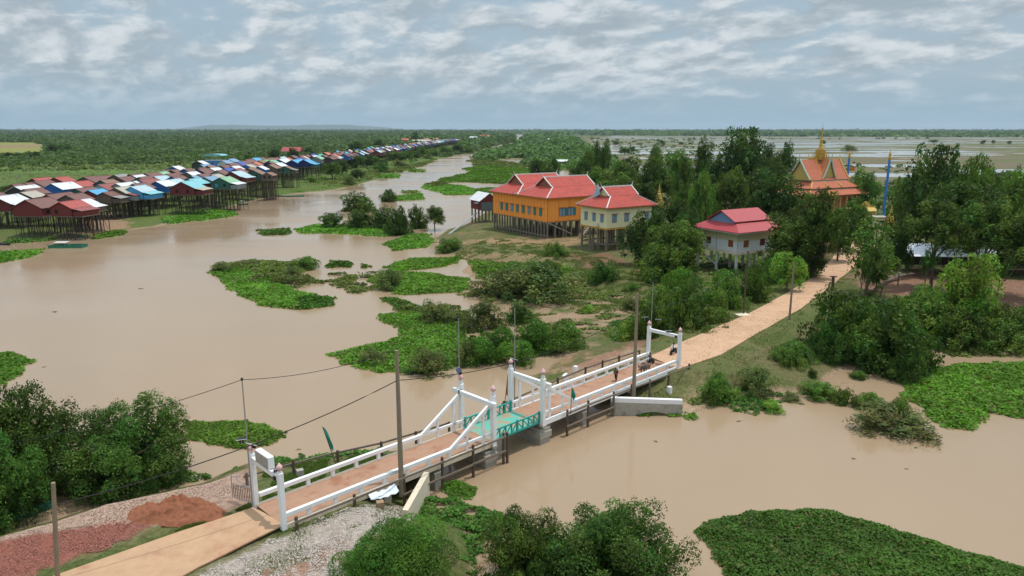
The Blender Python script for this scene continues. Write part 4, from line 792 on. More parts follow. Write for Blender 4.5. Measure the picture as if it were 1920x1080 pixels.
HY = [([(1690, 720), (1740, 695), (1800, 684), (1920, 680), (2100, 678), (2100, 790), (1920, 786), (1860, 780), (1835, 812), (1780, 806), (1740, 775), (1690, 750)], 'hy', 'bright floating plant mat in front of the right thicket', .5, 0),
      ([(-80, 655), (0, 662), (50, 664), (62, 676), (45, 700), (15, 722), (-80, 735)], 'hy', 'bright floating plant mat at the left edge of the river', .5, 0),
      ([(340, 790), (400, 790), (475, 792), (540, 812), (520, 830), (470, 845), (420, 845), (350, 822)], 'hy', 'bright floating plant mat behind the near gateway', .35, 0),
      ([(395, 505), (470, 500), (560, 520), (520, 530), (560, 545), (620, 560), (628, 572), (560, 582), (500, 575), (440, 550), (410, 525)], 'hy', 'bright floating plant edge of the large marsh island', .45, 0),
      ([(400, 500), (470, 490), (560, 494), (600, 505), (540, 515), (470, 515)], 'hyo', 'reedy top of the large marsh island', .9, 0),
      ([(450, 520), (560, 515), (600, 530), (550, 540), (470, 535)], 'olive', 'tall reeds in the middle of the large marsh island', 1.1, .45),
      ([(540, 565), (620, 556), (630, 572), (560, 582)], 'hyd', 'tall green reeds at the front of the large marsh island', 1.1, 0),
      ([(620, 665), (680, 650), (745, 635), (755, 625), (730, 610), (705, 598), (720, 588), (780, 583), (850, 585), (870, 610), (880, 660), (850, 690), (800, 700), (740, 702), (680, 692), (640, 680)], 'hy', 'bright green floating mat spreading left of the far bridge tower', .5, 0),
      ([(702, 558), (740, 560), (790, 578), (770, 585), (735, 575)], 'hyd', 'narrow reed strip above the bright floating mat', .9, 0),
      ([(740, 580), (860, 575), (880, 600), (860, 615), (800, 605)], 'hyo', 'olive reeds behind the bright floating mat', 1.0, .3),
      ([(615, 490), (655, 492), (655, 502), (615, 503)], 'hyd', 'small reed clump in open marsh water', .8, 0),
      ([(675, 495), (690, 497), (690, 503), (675, 503)], 'hyd', 'tiny reed clump in open marsh water', .7, 0),
      ([(628, 520), (675, 520), (675, 530), (630, 530)], 'hyo', 'low reed clump between the marsh islands', .7, .3),
      ([(655, 540), (700, 540), (690, 549), (655, 549)], 'hyo', 'small reed clump in the marsh channel', .6, .3),
      ([(718, 502), (770, 485), (850, 483), (870, 478), (850, 497), (790, 505), (735, 512)], 'hy', 'bright plant mat along the upper marsh channel', .5, 0),
      ([(690, 520), (730, 510), (800, 512), (880, 522), (885, 545), (800, 552), (740, 552), (700, 540)], 'hy', 'bright plant mat in the middle of the marsh', .5, 0),
      ([(716, 458), (760, 440), (800, 438), (815, 452), (800, 465), (740, 470)], 'hy', 'plant mat below the clump of dark river shrubs', .5, 0),
      ([(486, 432), (545, 428), (548, 440), (492, 442)], 'hyd', 'low dark green plant mat left of the river shrubs', .6, 0),
      ([(550, 430), (600, 420), (720, 430), (760, 438), (720, 444), (600, 437), (560, 438)], 'hy', 'plant mat under the clump of dark river shrubs', .5, 0),
      ([(880, 490), (940, 485), (1060, 492), (1080, 512), (1040, 525), (960, 530), (890, 522)], 'hy', 'bright plant mat behind the big marsh shrubs', .6, 0),
      ([(880, 540), (930, 548), (900, 556), (860, 552)], 'hyo', 'thin floating plants in the marsh channel', .2, .45),
      ([(745, 368), (790, 362), (795, 374), (745, 376)], 'hy', 'small plant mat beside the round river shrub', .5, 0),
      ([(750, 358), (785, 358), (780, 363), (752, 363)], 'hyo', 'thin plant mat above the round river shrub', .5, 0),
      ([(790, 350), (810, 344), (860, 348), (900, 356), (895, 364), (850, 366), (800, 356)], 'hy', 'long plant mat in the river beside the orange hall', .6, 0),
      ([(790, 347), (830, 341), (845, 350), (800, 354)], 'olive', 'reeds on the long plant mat', 1.4, 0),
      ([(870, 360), (900, 353), (1000, 352), (1000, 360), (920, 362)], 'hy', 'plant mat in the channel behind the orange hall', .6, 0),
      ([(822, 338), (850, 330), (880, 325), (960, 330), (1010, 333), (1010, 348), (940, 345), (870, 342), (830, 343)], 'hy', 'wide bright marsh meadow behind the orange hall', .8, 0),
      ([(868, 318), (900, 312), (960, 312), (1000, 318), (990, 328), (920, 328), (890, 327)], 'hy', 'bright marsh meadow along the river bend', .8, 0),
      ([(880, 300), (900, 300), (960, 306), (1000, 312), (960, 318), (900, 312)], 'hyo', 'olive marsh behind the bright meadow', 1.0, .2),
      ([(280, 410), (330, 396), (400, 392), (446, 396), (440, 405), (380, 414), (320, 420), (290, 420)], 'hy', 'bright plant mat below the long row of village stilts', .6, 0),
      ([(160, 440), (235, 430), (235, 442), (180, 448)], 'hy', 'plant mat at the left village shore', .5, 0),
      ([(-80, 470), (0, 473), (85, 466), (80, 474), (30, 488), (0, 494), (-80, 500)], 'hy', 'bright plant strip at the far left shore', .5, 0),
      ([(0, 450), (60, 446), (100, 450), (40, 457), (0, 458)], 'hyd', 'weeds under the left village houses', .5, .2),
      ([(395, 382), (440, 376), (470, 376), (430, 386), (400, 390)], 'hy', 'small plant mat below the green village house', .5, 0),
      ([(500, 352), (560, 345), (640, 345), (640, 352), (560, 362), (500, 362)], 'hy', 'bright bank grass below the navy village house', .5, 0),
      ([(560, 340), (660, 330), (720, 318), (790, 305), (815, 300), (790, 312), (720, 330), (640, 350), (560, 352)], 'hyo', 'olive bank meadow along the village trees', .7, .1),
      ([(700, 330), (745, 326), (745, 333), (700, 334)], 'hy', 'thin plant mat at the river bend', .4, 0),
      ([(765, 318), (800, 318), (795, 322), (770, 322)], 'hy', 'tiny plant mat in the wide river', .4, 0),
      ([(828, 955), (880, 960), (930, 1000), (900, 1020), (850, 990)], 'hyd', 'creeping weeds in the shallows by the bottom trees', .4, .35),
      ([(812, 905), (860, 902), (895, 920), (880, 935), (830, 930)], 'hy', 'creeping plants below the near bridge posts', .35, 0),
      ([(780, 930), (850, 930), (900, 950), (960, 960), (940, 1000), (880, 1090), (780, 1050), (790, 980)], 'hyd', 'green creepers between the wing wall and the bottom trees', .5, .42),
      ([(140, 905), (340, 880), (400, 895), (330, 915), (200, 945)], 'hyd', 'weeds along the water edge of the near bank', .5, .42),
      ([(440, 880), (520, 860), (640, 850), (730, 840), (720, 862), (560, 880), (480, 895)], 'hyd', 'weeds along the bank left of the near bridge span', .4, .42),
      ([(1190, 770), (1250, 768), (1320, 772), (1300, 785), (1200, 780)], 'hy', 'small weeds in the water below the long wing wall', .3, .45),
      ([(1330, 740), (1430, 715), (1500, 740), (1440, 775), (1350, 775)], 'hyd', 'scattered weeds in the right shallows', .35, .52),
      ([(1740, 650), (1920, 655), (2000, 668), (1740, 672)], 'hyo', 'thin weeds on the mud before the right thicket', .2, .52),
      ([(990, 590), (1180, 580), (1210, 630), (1120, 650), (1010, 640)], 'hyo', 'thin weeds in the flooded clearing', .3, .57),
      ([(1080, 540), (1200, 520), (1240, 560), (1180, 570), (1100, 560)], 'hyo', 'weeds on the mud flat right of the round marsh shrub', .3, .50),
      ([(590, 515), (700, 500), (720, 530), (640, 545)], 'hyo', 'scattered stalks in the open marsh', .4, .56),
      ([(1000, 520), (1100, 500), (1240, 500), (1250, 600), (1120, 580), (1000, 560)], 'hyo', 'low weeds over the wet ground round the marsh shrub', .25, .42),
      ([(850, 452), (1080, 455), (1110, 500), (900, 500)], 'hyo', 'short weeds on the bank below the orange hall', .15, .44),
      ([(1210, 690), (1300, 700), (1360, 650), (1450, 690), (1390, 740), (1290, 765)], 'hyo', 'weeds on the slope right of the far gateway', .2, .46),
      ([(1130, 610), (1215, 590), (1240, 640), (1150, 652)], 'hyd', 'weeds by the water behind the far gateway', .5, .42)]
for i, (poly, pal, lb, hg, gp) in enumerate(HY):
    scatter_leaves('marsh_plants' if pal in ('olive', 'hyo') else 'floating_plants', poly, pal, lb, seed=11+i*7, hgt=hg, gaps=gp, upright=.45 if hg > .65 else 0, rag=.5 if gp == 0 else .8)
def tufts(name, poly_px, z_at, n, h, col, label, seed, thr=.5):
    """blades of grass standing on the terrain"""
    rs = np.random.RandomState(seed); pw = np.array(PP(poly_px, z_at)); lo = pw.min(0); hi = pw.max(0); p = lo+rs.rand(n, 2)*(hi-lo)
    p = p[(sdist(p, pw) > 0)]; p = p[fbm(p[:, 0]*.5+seed, p[:, 1]*.5, 4) > thr]; m_ = len(p)
    if not m_: return
    Z = height(p[:, 0], p[:, 1]); ok = Z > -.15; p = p[ok]; Z = Z[ok]; m_ = len(p)
    a = rs.rand(m_)*6.28; hh = h*rs.uniform(.4, 1.3, m_); wd = hh*.16+.012; lean = rs.randn(m_, 2)*hh[:, None]*.35
    V = np.empty((m_, 3, 3)); V[:, 0, 0] = p[:, 0]-np.cos(a)*wd; V[:, 0, 1] = p[:, 1]-np.sin(a)*wd; V[:, 1, 0] = p[:, 0]+np.cos(a)*wd; V[:, 1, 1] = p[:, 1]+np.sin(a)*wd
    V[:, :2, 2] = Z[:, None]-.03; V[:, 2, :2] = p+lean; V[:, 2, 2] = Z+hh
    c = np.repeat(np.array(col)*rs.uniform(.6, 1.4, (m_, 1)), 3, axis=0)
    me = np_mesh(name, V.reshape(-1, 3), np.arange(m_*3).reshape(m_, 3), c); me.materials.append(LEAF); tag(link(name, me), label, 'grass', None, 'stuff')
tufts('grass', [(470, 950), (500, 880), (640, 855), (760, 850), (640, 900), (500, 960)], 1.8, 60000, .2, (.13, .19, .045), 'short grass on the bank left of the near bridge span', 3, .42)
tufts('grass', [(380, 1085), (460, 1040), (545, 985), (650, 960), (760, 905), (800, 880), (780, 960), (640, 1000), (560, 1080)], 2.0, 26000, .15, (.13, .19, .05), 'grass tufts on the gravel right of the near bridge span', 4, .54)
tufts('grass', [(250, 1035), (345, 985), (440, 955), (470, 940), (475, 958), (330, 1005), (200, 1050)], 2.2, 110000, .15, (.15, .18, .05), 'grass strip between the sandy road and the red gravel', 5, .45)
tufts('grass', [(1050, 725), (1215, 655), (1300, 625), (1560, 470), (1600, 520), (1440, 660), (1330, 740), (1200, 760)], 2.0, 160000, .22, (.15, .20, .05), 'grass along the road embankment at the far bridge end', 6, .50)
tufts('grass', [(850, 470), (920, 450), (1080, 470), (1180, 500), (1240, 560), (1100, 580), (900, 500)], 1.2, 120000, .35, (.15, .19, .055), 'rough grass below the stilted halls', 7, .52)
def clumps(name, X, Y, Zb, Rr, hr, nq, pal, label, seed, kind='stuff', lowvar=.3, asp=1.0):
    rs = np.random.RandomState(seed); m_ = len(X); e = rs.randn(m_, nq, 3); e[:, :, 2] = np.abs(e[:, :, 2])*.9+.05; e /= np.linalg.norm(e, axis=2, keepdims=True)
    rr = Rr[:, None]*rs.uniform(.75, 1.1, (m_, nq)); hh = (hr if np.ndim(hr) else np.full(m_, hr))
    pos = np.stack([X[:, None]+e[:, :, 0]*rr, Y[:, None]+e[:, :, 1]*rr*asp, Zb[:, None]+e[:, :, 2]*rr*hh[:, None]], 2).reshape(-1, 3)
    nn = (e*.8+rs.randn(m_, nq, 3)*.45).reshape(-1, 3); nn[:, 2] += .3
    tint = rs.uniform(1-lowvar, 1+lowvar, (m_, 1))*rs.uniform(.75, 1.25, (m_, nq)); base = np.array(PAL[pal]); col = base[None, :]*tint.reshape(-1, 1)
    big = (.75+.5*fbm(X/90, Y/90, 3)); col *= np.repeat(big, nq)[:, None]
    S = np.repeat(Rr*3.1/math.sqrt(nq), nq)*rs.uniform(.7, 1.2, m_*nq)*.62
    V, F, c = leaf_quads(pos, nn, S, col, rs, .7); me = np_mesh(name, V, F, c); me.materials.append(LEAF); return tag(link(name, me), label, 'woodland', None, kind)
def sample_far(poly_px, y0, y1, n, seed, excl=(), rmul=.0055, r0=1.8, xs=1.25, side=0):
    rs = np.random.RandomState(seed); y = np.exp(rs.uniform(math.log(y0), math.log(y1), n)); x = (rs.rand(n)*2-1)*.80*y
    if side < 0: x = -np.abs(x)
    p = np.stack([x, y], 1); k = sdist(p, np.array(poly_px)) > 2
    for e in excl: k &= sdist(p, np.array(e)) < 0
    p = p[k]; return p[:, 0], p[:, 1], r0+rmul*p[:, 1]*rs.uniform(.6, 1.25, len(p))
# woodland behind the village
VILL = [(-400, 150), (-400, 285), (-212, 330), (-196, 420), (-178, 520), (-152, 700), (-152, 1700), (-115, 1750), (-90, 900), (-60, 300), (-100, 150)]
FIELD1 = PP([(-200, 310), (0, 316), (100, 314), (250, 310), (385, 306), (400, 320), (300, 345), (-200, 372)], 0)
FIELD2 = PP([(-300, 268), (70, 268), (90, 273), (88, 290), (40, 294), (-300, 294)], 0)
x, y, r = sample_far(VBANK, 240, 9000, 46000, 21, (VILL, FIELD1, FIELD2), side=-1)
clumps('scrub_forest', x, y, np.full(len(x), .8), r, .5, 20, 'haze', 'flooded scrub forest stretching behind the stilt village to the horizon', 31)
x, y, r = sample_far(PP([(-100, 302), (120, 306), (380, 300), (400, 318), (300, 322), (-100, 326)]), 200, 1200, 9000, 23, rmul=.004, r0=1.2)
clumps('scrub_edge', x, y, np.full(len(x), .8), r, .5, 12, 'olive', 'low olive scrub between the green field and the forest', 33)
BELT = PP([(985, 258), (965, 275), (905, 288), (882, 296), (900, 303), (960, 308), (1060, 316), (1090, 340), (1160, 350), (1200, 330), (1160, 305), (1130, 290), (1100, 275), (1080, 262), (1060, 256), (1010, 254)])
x, y, r = sample_far(FIELD1, 180, 900, 9000, 61, rmul=.0012, r0=.3)
clumps('field_weeds', x, y, np.full(len(x), 1.0), r, .45, 9, 'hyo', 'weeds dotted over the green field behind the village', 62)
x, y, r = sample_far(BELT, 260, 4500, 26000, 24, PONDS, rmul=.0055, r0=1.6)
clumps('scrub_belt', x, y, np.full(len(x), .3), r, .75, 16, 'haze', 'belt of scrub between the river bend and the flooded fields', 34)
x, y, r = sample_far(PP([(700, 262), (812, 290), (822, 292), (850, 289), (930, 270), (962, 263), (940, 255), (860, 258)]), 300, 5000, 12000, 25, (VILL,), rmul=.0055, r0=1.6)
clumps('scrub_bank', x, y, np.full(len(x), .6), r, .8, 16, 'haze', 'scrub along the village side of the far river', 35)
x, y, r = sample_far(PP([(1095, 254), (1500, 256), (2100, 258), (2100, 251), (1095, 249)]), 2300, 9000, 9000, 26, rmul=.006, r0=2.5)
clumps('far_tree_belt', x, y, np.full(len(x), .3), r, .4, 10, 'haze', 'dark tree belt beyond the flooded fields', 36)
x, y, r = sample_far([(-99999, 6500), (99999, 6500), (99999, 20000), (-99999, 20000)], 6500, 17000, 16000, 27, rmul=.0038, r0=2)
clumps('horizon_trees', x, y, np.full(len(x), .3), r, .55, 7, 'haze', 'continuous line of trees on the horizon', 37)
x, y, r = sample_far(PP([(1095, 268), (1150, 268), (1180, 300), (1700, 330), (2000, 345), (2000, 330), (1500, 300), (1300, 262), (1900, 260), (1900, 256), (1095, 257)]), 400, 3000, 2500, 28, rmul=.002, r0=.8)
clumps('field_bushes', x, y, np.full(len(x), .3), r, .7, 10, 'haze', 'sparse bushes on the dykes of the flooded fields', 38)
x, y, r = sample_far(PP([(560, 345), (600, 330), (700, 305), (800, 290), (818, 298), (760, 312), (660, 335), (600, 350)]), 300, 1100, 5000, 29, rmul=.0022, r0=.7)
clumps('bank_bushes', x, y, np.full(len(x), .7), r, .75, 12, 'mid', 'low bushes on the village river bank', 39)
x, y, r = sample_far(PP([(1200, 380), (1300, 330), (1480, 330), (1500, 460), (1400, 420), (1250, 430)]), 150, 500, 2500, 30, rmul=.003, r0=1.2)
clumps('undergrowth', x, y, np.full(len(x), 1.4), r, .9, 16, 'dark', 'undergrowth under the wood behind the halls', 40)
x, y, r = sample_far(PP([(1640, 440), (1640, 350), (1960, 330), (2100, 420), (2000, 480), (1800, 430)]), 150, 500, 3500, 41, rmul=.003, r0=1.3)
clumps('undergrowth', x, y, np.full(len(x), 1.8), r, .9, 16, 'dark', 'undergrowth behind the trees at the right edge', 42)
x, y, r = sample_far(PP([(1530, 560), (1560, 545), (1700, 575), (1920, 590), (2050, 590), (2050, 640), (1760, 645), (1640, 650), (1530, 660), (1480, 640)]), 90, 300, 14000, 44, rmul=.003, r0=1.0)
clumps('undergrowth', x, y, np.full(len(x), .5), r, .9, 20, 'vine', 'leafy undergrowth filling the right bank thicket', 45)
x, y, r = sample_far(PP([(1200, 640), (1260, 600), (1400, 530), (1450, 490), (1320, 480), (1220, 520), (1180, 590)]), 90, 300, 9000, 46, rmul=.003, r0=.9)
clumps('undergrowth', x, y, np.full(len(x), .9), r, .8, 20, 'mid', 'leafy undergrowth in the thicket left of the road', 47)
x, y, r = sample_far(PP([(800, 600), (870, 575), (950, 600), (1060, 605), (1100, 655), (1010, 680), (940, 695), (870, 690), (790, 690), (840, 640)]), 60, 200, 9000, 48, rmul=.002, r0=.45)
clumps('marsh_creepers', x, y, np.full(len(x), .0), r, .9, 22, 'vine', 'green creeper covered thicket standing in the marsh left of the far tower', 49)
x, y, r = sample_far(PP([(1300, 700), (1420, 590), (1500, 590), (1540, 640), (1440, 700), (1360, 750)]), 60, 200, 1800, 50, rmul=.001, r0=.4)
clumps('bank_creepers', x, y, np.full(len(x), .9), r, .6, 20, 'vine', 'low creepers on the slope right of the red dirt road', 52)
def debris():
    rd = random.Random(9); n = 0
    for px, py in [(262, 542), (102, 585), (83, 688), (1230, 828), (1700, 880), (1385, 790), (940, 345), (620, 905), (560, 843), (1600, 860)]:
        X, Y = P(px, py, 0); s = Y*.002; mb = MB()
        for k in range(rd.randint(3, 6)): a = rd.uniform(0, 3.1); L_ = s*rd.uniform(.8, 2.2); cx, cy = X+rd.uniform(-s, s), Y+rd.uniform(-s, s); mb.tube([(cx-math.cos(a)*L_, cy-math.sin(a)*L_*.4, .02), (cx, cy, .05), (cx+math.cos(a)*L_, cy+math.sin(a)*L_*.4, .02+rd.random()*s*.3)], s*.12, 4)
        o = mb.build('floating_debris', M_wood); n += 1; tag(o, 'dark twigs drifting on the brown water, %s in reading order' % ordn(n), 'driftwood', 'bits of debris floating on the river')
debris()
# ------------------------------------------------------------------ stilt village
ROOFC = {'brown': (.19, .078, .062), 'dark red': (.28, .075, .065), 'red': (.42, .075, .06), 'white': (.72, .74, .74), 'pale blue': (.45, .60, .66), 'sky blue': (.09, .38, .62), 'cyan': (.22, .55, .60), 'steel blue': (.20, .34, .48), 'royal blue': (.05, .10, .42), 'beige': (.46, .42, .34), 'grey': (.30, .29, .27), 'green': (.26, .50, .31), 'lime': (.12, .45, .10), 'orange': (.52, .15, .07), 'rusty': (.26, .14, .09)}
WALLC = {'dark red': (.145, .03, .028), 'navy': (.018, .03, .13), 'blue': (.025, .12, .36), 'bright blue': (.08, .34, .62), 'green': (.04, .13, .10), 'grey': (.24, .27, .28), 'wood': (.13, .10, .075), 'white': (.55, .56, .55), 'pale blue': (.32, .43, .46), 'black': (.05, .045, .04)}
def rmat(k): return mat('roof_'+k.replace(' ', '_'), tuple(c*.9+.025 for c in ROOFC[k]), .6, .22, 1.2, spec=.3, col2=tuple(c*.5+q for c, q in zip(ROOFC[k], (.09, .05, .035))), c2amt=.56, c2scale=.5, wave=('Y', 3.2, .5))
def wmat(k): return mat('wall_'+k.replace(' ', '_'), WALLC[k], .8, .16, 1.5, wave=('Z', 1.6, .3))
M_slat = mat('stilt_wood', (.075, .058, .045), .95, .35, 3)
M_floor = mat('plank_floor', (.15, .12, .09), .95, .3, 3)
M_shut = mat('blue_shutter', (.10, .30, .50), .7, .1); M_void = M_dark
_HM = {}
def hmesh(key, fn):
    if key not in _HM:
        mb = MB(); fn(mb); me = mb.mesh(key[0]); me.materials.append(M_slat); _HM[key] = me
    return _HM[key]
VAR = [(7.6, 9.0, 2.6, 1.9), (8.4, 10.5, 2.5, 2.1), (6.8, 8.0, 2.5, 1.7), (9.2, 9.5, 2.6, 2.3), (5.2, 6.5, 2.3, 1.2)]
FH = 6.2
HOUSES = []
def house(X, Y, v, roof, wall, rz=0.0, lean=None, detail=2, fh=6.2, gz=.9):
    W_, D, wh, rr = VAR[v]; hz = fh
    T = empty('stilt_house', (X, Y, gz), rz); HOUSES.append((T, roof, wall))
    o = .45
    link('wall', hmesh(('wall', v), lambda m: m.prism([(-W_/2, 0, 0), (W_/2, 0, 0), (W_/2, 0, wh), (0, 0, wh+rr-.08), (-W_/2, 0, wh)], (0, D, 0))), T, wmat(wall), (0, 0, hz))
    def rf(m):
        sl_ = rr/(W_/2)
        for s in (-1, 1):
            e = (s*(W_/2+o), wh-sl_*o)
            m.prism([(0, -o, wh+rr), (e[0], -o, e[1]), (e[0], -o, e[1]+.09), (0, -o, wh+rr+.09)][::s], (0, D+2*o, 0))
        m.box((0, D/2, wh+rr+.09), (.35, D+2*o, .05))
    link('roof', hmesh(('roof', v), rf), T, rmat(roof), (0, 0, hz))
    if detail == 0: 
        link('platform', hmesh(('platform', v), lambda m: m.box((0, D/2, -.12), (W_+.5, D+.5, .2))), T, M_floor, (0, 0, hz))
        for s in (-1, 1): link('stilt', hmesh(('stilt', 9), lambda m: m.tube([(0, 0, -1.0), (0, 0, 1)], .14, 4)), T, None, (s*W_*.45, .3, 0), 0, (1, 1, hz))
        return T
    link('platform', hmesh(('platform', v), lambda m: m.box((0, D/2, -.12), (W_+.6, D+.6, .2))), T, M_floor, (0, 0, hz))
    rd = random.Random(int(X*7+Y*3)); nx = 5 if detail == 2 else 3; ny = 4 if detail == 2 else 2
    sm = hmesh(('stilt', 8), lambda m: m.tube([(0, 0, -.35), (0, 0, 1)], [.15, .11], 5))
    for i in range(nx+1):
        for j in range(ny):
            if detail == 2 and rd.random() < .12: continue
            link('stilt', sm, T, None, (-W_/2+W_*i/nx+rd.uniform(-.15, .15), .1+(D-.2)*j/(ny-1)+rd.uniform(-.15, .15), 0), 0, (1, 1, hz))
    if detail == 2:
        for k in range(9):
            a = rd.uniform(-W_/2, 0); b = a+rd.uniform(1.5, 4)*rd.choice((-1, 1)); yy = rd.choice((0.0, 0.0, D*.33, D))
            if rd.random() < .35: p0, p1 = (W_/2, rd.uniform(0, D), .2), (W_/2, rd.uniform(0, D), hz-.3)
            else: p0, p1 = (a, yy, .2), (max(-W_/2, min(W_/2, b)), yy, hz-.3)
            MB().tube([p0, p1], .075, 4).build('brace', M_slat, T)
        # openings on the gable and the river side
        for xx in (-W_*.22, W_*.22):
            if rd.random() < .7: link('shutter' if rd.random() < .5 else 'window', hmesh(('window', 1), lambda m: m.box((0, 0, 0), (.95, .07, 1.15))), T, rd.choice((M_void, M_shut, M_void)), (xx, -.02, hz+1.35))
        for yy in (D*.25, D*.7): link('window', hmesh(('window', 2), lambda m: m.box((0, 0, 0), (.07, 1.2, 1.15))), T, rd.choice((M_void, M_void, M_shut)), (W_/2+.02, yy, hz+1.3))
    if lean:
        Lw = 3.4; lr, lw = lean
        MB().prism([(W_/2+.2, -.2, wh-.25), (W_/2+Lw, -.2, wh-.95), (W_/2+Lw, -.2, wh-.86), (W_/2+.2, -.2, wh-.14)], (0, D+.2, 0)).build('porch_roof', rmat(lr), T, (0, 0, hz))
        MB().box((W_/2+Lw/2, D/2, -.12), (Lw, D, .18)).build('porch_floor', M_floor, T, (0, 0, hz))
        if lw: MB().box((W_/2+Lw/2-.1, D/2, (wh-1.1)/2), (Lw-.6, D-.6, wh-1.1)).build('porch_wall', wmat(lw), T, (0, 0, hz))
        for yy in (.3, D*.5, D-.3): link('stilt', sm, T, None, (W_/2+Lw-.2, yy, 0), 0, (1, 1, hz+(wh-1 if not lw else 0)))
        if detail == 2:
            for k in range(3): MB().tube([(W_/2+Lw-.2, rd.uniform(0, D), .2), (W_/2+Lw-.2, rd.uniform(0, D), hz-.2)], .07, 4).build('brace', M_slat, T)
    return T
# houses one can tell apart: apex of the gable in the photo, colours, size, porch
NEARH = [(-8, 369, 'white', 'dark red', 1, ('white', None)), (48, 375, 'brown', 'dark red', 3, None), (88, 365, 'brown', 'dark red', 1, None), (124, 366, 'brown', 'wood', 0, None), (112, 379, 'red', 'dark red', 2, ('dark red', 'dark red')), (143, 376, 'white', 'dark red', 4, ('white', 'wood')),
    (28, 350, 'white', 'black', 1, None), (22, 346, 'brown', 'wood', 0, None), (46, 343, 'brown', 'black', 1, None), (64, 340, 'brown', 'pale blue', 3, None), (61, 335, 'red', 'black', 1, None), (102, 333, 'red', 'dark red', 3, None), (135, 341, 'red', 'dark red', 0, None), (157, 332, 'brown', 'wood', 3, None), (176, 331, 'brown', 'wood', 1, None),
    (142, 354, 'brown', 'green', 1, ('sky blue', 'dark red')), (166, 357, 'sky blue', 'dark red', 2, None), (193, 361, 'brown', 'wood', 4, ('grey', 'wood')), (184, 346, 'dark red', 'pale blue', 0, None), (216, 352, 'beige', 'wood', 0, ('dark red', 'grey')), (218, 344, 'white', 'grey', 0, None), (214, 328, 'grey', 'wood', 3, None), (243, 327, 'brown', 'black', 0, None), (272, 325, 'brown', 'black', 1, None), (291, 323, 'green', 'black', 0, None),
    (261, 337, 'dark red', 'blue', 1, ('beige', 'grey')), (289, 331, 'pale blue', 'grey', 0, None), (318, 337, 'pale blue', 'grey', 2, None), (246, 350, 'pale blue', 'bright blue', 0, ('cyan', 'bright blue')), (340, 341, 'cyan', 'dark red', 3, ('beige', 'dark red')), (354, 336, 'cyan', 'dark red', 0, None), (323, 312, 'white', 'blue', 0, None), (320, 319, 'brown', 'dark red', 0, None), (344, 317, 'brown', 'blue', 0, None), (372, 315, 'brown', 'blue', 2, None), (406, 320, 'brown', 'grey', 0, None), (420, 316, 'royal blue', 'blue', 2, None),
    (383, 332, 'steel blue', 'wood', 0, ('beige', 'wood')), (359, 330, 'steel blue', 'wood', 2, None), (396, 328, 'beige', 'green', 0, None), (371, 327, 'brown', 'wood', 0, None), (322, 331, 'brown', 'blue', 2, None), (412, 333, 'green', 'green', 0, ('white', 'grey')), (302, 320, 'brown', 'wood', 1, None), (250, 340, 'white', 'wood', 2, None), (350, 323, 'white', 'wood', 2, None),
    (461, 309, 'beige', 'blue', 0, None), (434, 322, 'pale blue', 'dark red', 0, ('pale blue', 'dark red')), (474, 319, 'rusty', 'green', 2, ('grey', 'wood')), (484, 312, 'white', 'blue', 2, None), (500, 324, 'rusty', 'wood', 4, None), (534, 312, 'rusty', 'green', 4, ('grey', 'wood')), (505, 301, 'green', 'green', 0, None), (547, 300, 'sky blue', 'navy', 0, None), (569, 299.5, 'sky blue', 'navy', 1, ('sky blue', 'green')), (523, 299, 'white', 'blue', 0, None), (504, 309, 'rusty', 'wood', 0, None), (434, 312, 'white', 'blue', 2, None), (440, 317, 'dark red', 'wood', 0, None), (516, 306, 'white', 'wood', 2, None), (452, 303, 'brown', 'steel' if False else 'pale blue', 2, None), (416, 301, 'steel blue', 'white', 2, None), (428, 298, 'steel blue', 'blue', 0, None), (370, 302, 'white', 'black', 0, None), (376, 309, 'steel blue', 'green', 0, None), (388, 311, 'rusty', 'wood', 0, None),
    (562, 294, 'brown', 'wood', 0, None), (545, 292, 'brown', 'wood', 0, None), (585, 292, 'white', 'dark red', 2, None), (596, 289, 'lime', 'green', 0, None), (604, 291, 'brown', 'wood', 0, ('grey', 'wood')), (607, 286, 'orange', 'navy', 0, None), (621, 289, 'orange', 'blue', 0, ('white', 'blue')), (582, 289, 'royal blue', 'green', 2, None), (629, 283, 'sky blue', 'dark red', 0, None), (646, 285, 'sky blue', 'grey', 0, ('white', 'dark red')), (653, 281, 'white', 'blue', 2, None), (667, 280, 'royal blue', 'dark red', 0, None), (675, 283, 'pale blue', 'dark red', 0, ('pale blue', 'dark red')), (686, 280, 'royal blue', 'dark red', 0, ('pale blue', 'green')), (688, 277, 'cyan', 'grey', 0, None), (694, 275, 'cyan', 'green', 0, None), (711, 276, 'royal blue', 'navy', 1, ('royal blue', 'navy')), (722, 274, 'white', 'dark red', 0, None), (734, 273, 'royal blue', 'blue', 1, ('royal blue', 'blue')), (615, 294, 'brown', 'black', 2, None), (640, 287, 'brown', 'wood', 2, None)]
placed = []
rdv = random.Random(77)
for i, (px, py, rf, wl, v, ln) in enumerate(NEARH):
    fh = float(np.interp(px, [0, 200, 330, 440, 600, 750], [6.0, 6.4, 7.2, 8.4, 8.6, 8.0])); zr = .9+fh+VAR[v][2]+VAR[v][3]; X, Y = P(px, py, zr)
    house(X, Y, v, rf, wl, R(rdv.uniform(-9, 4)), ln, 2 if (Y < 460 and (ln or v in (1, 3, 4))) else 1, fh); placed.append((X, Y))
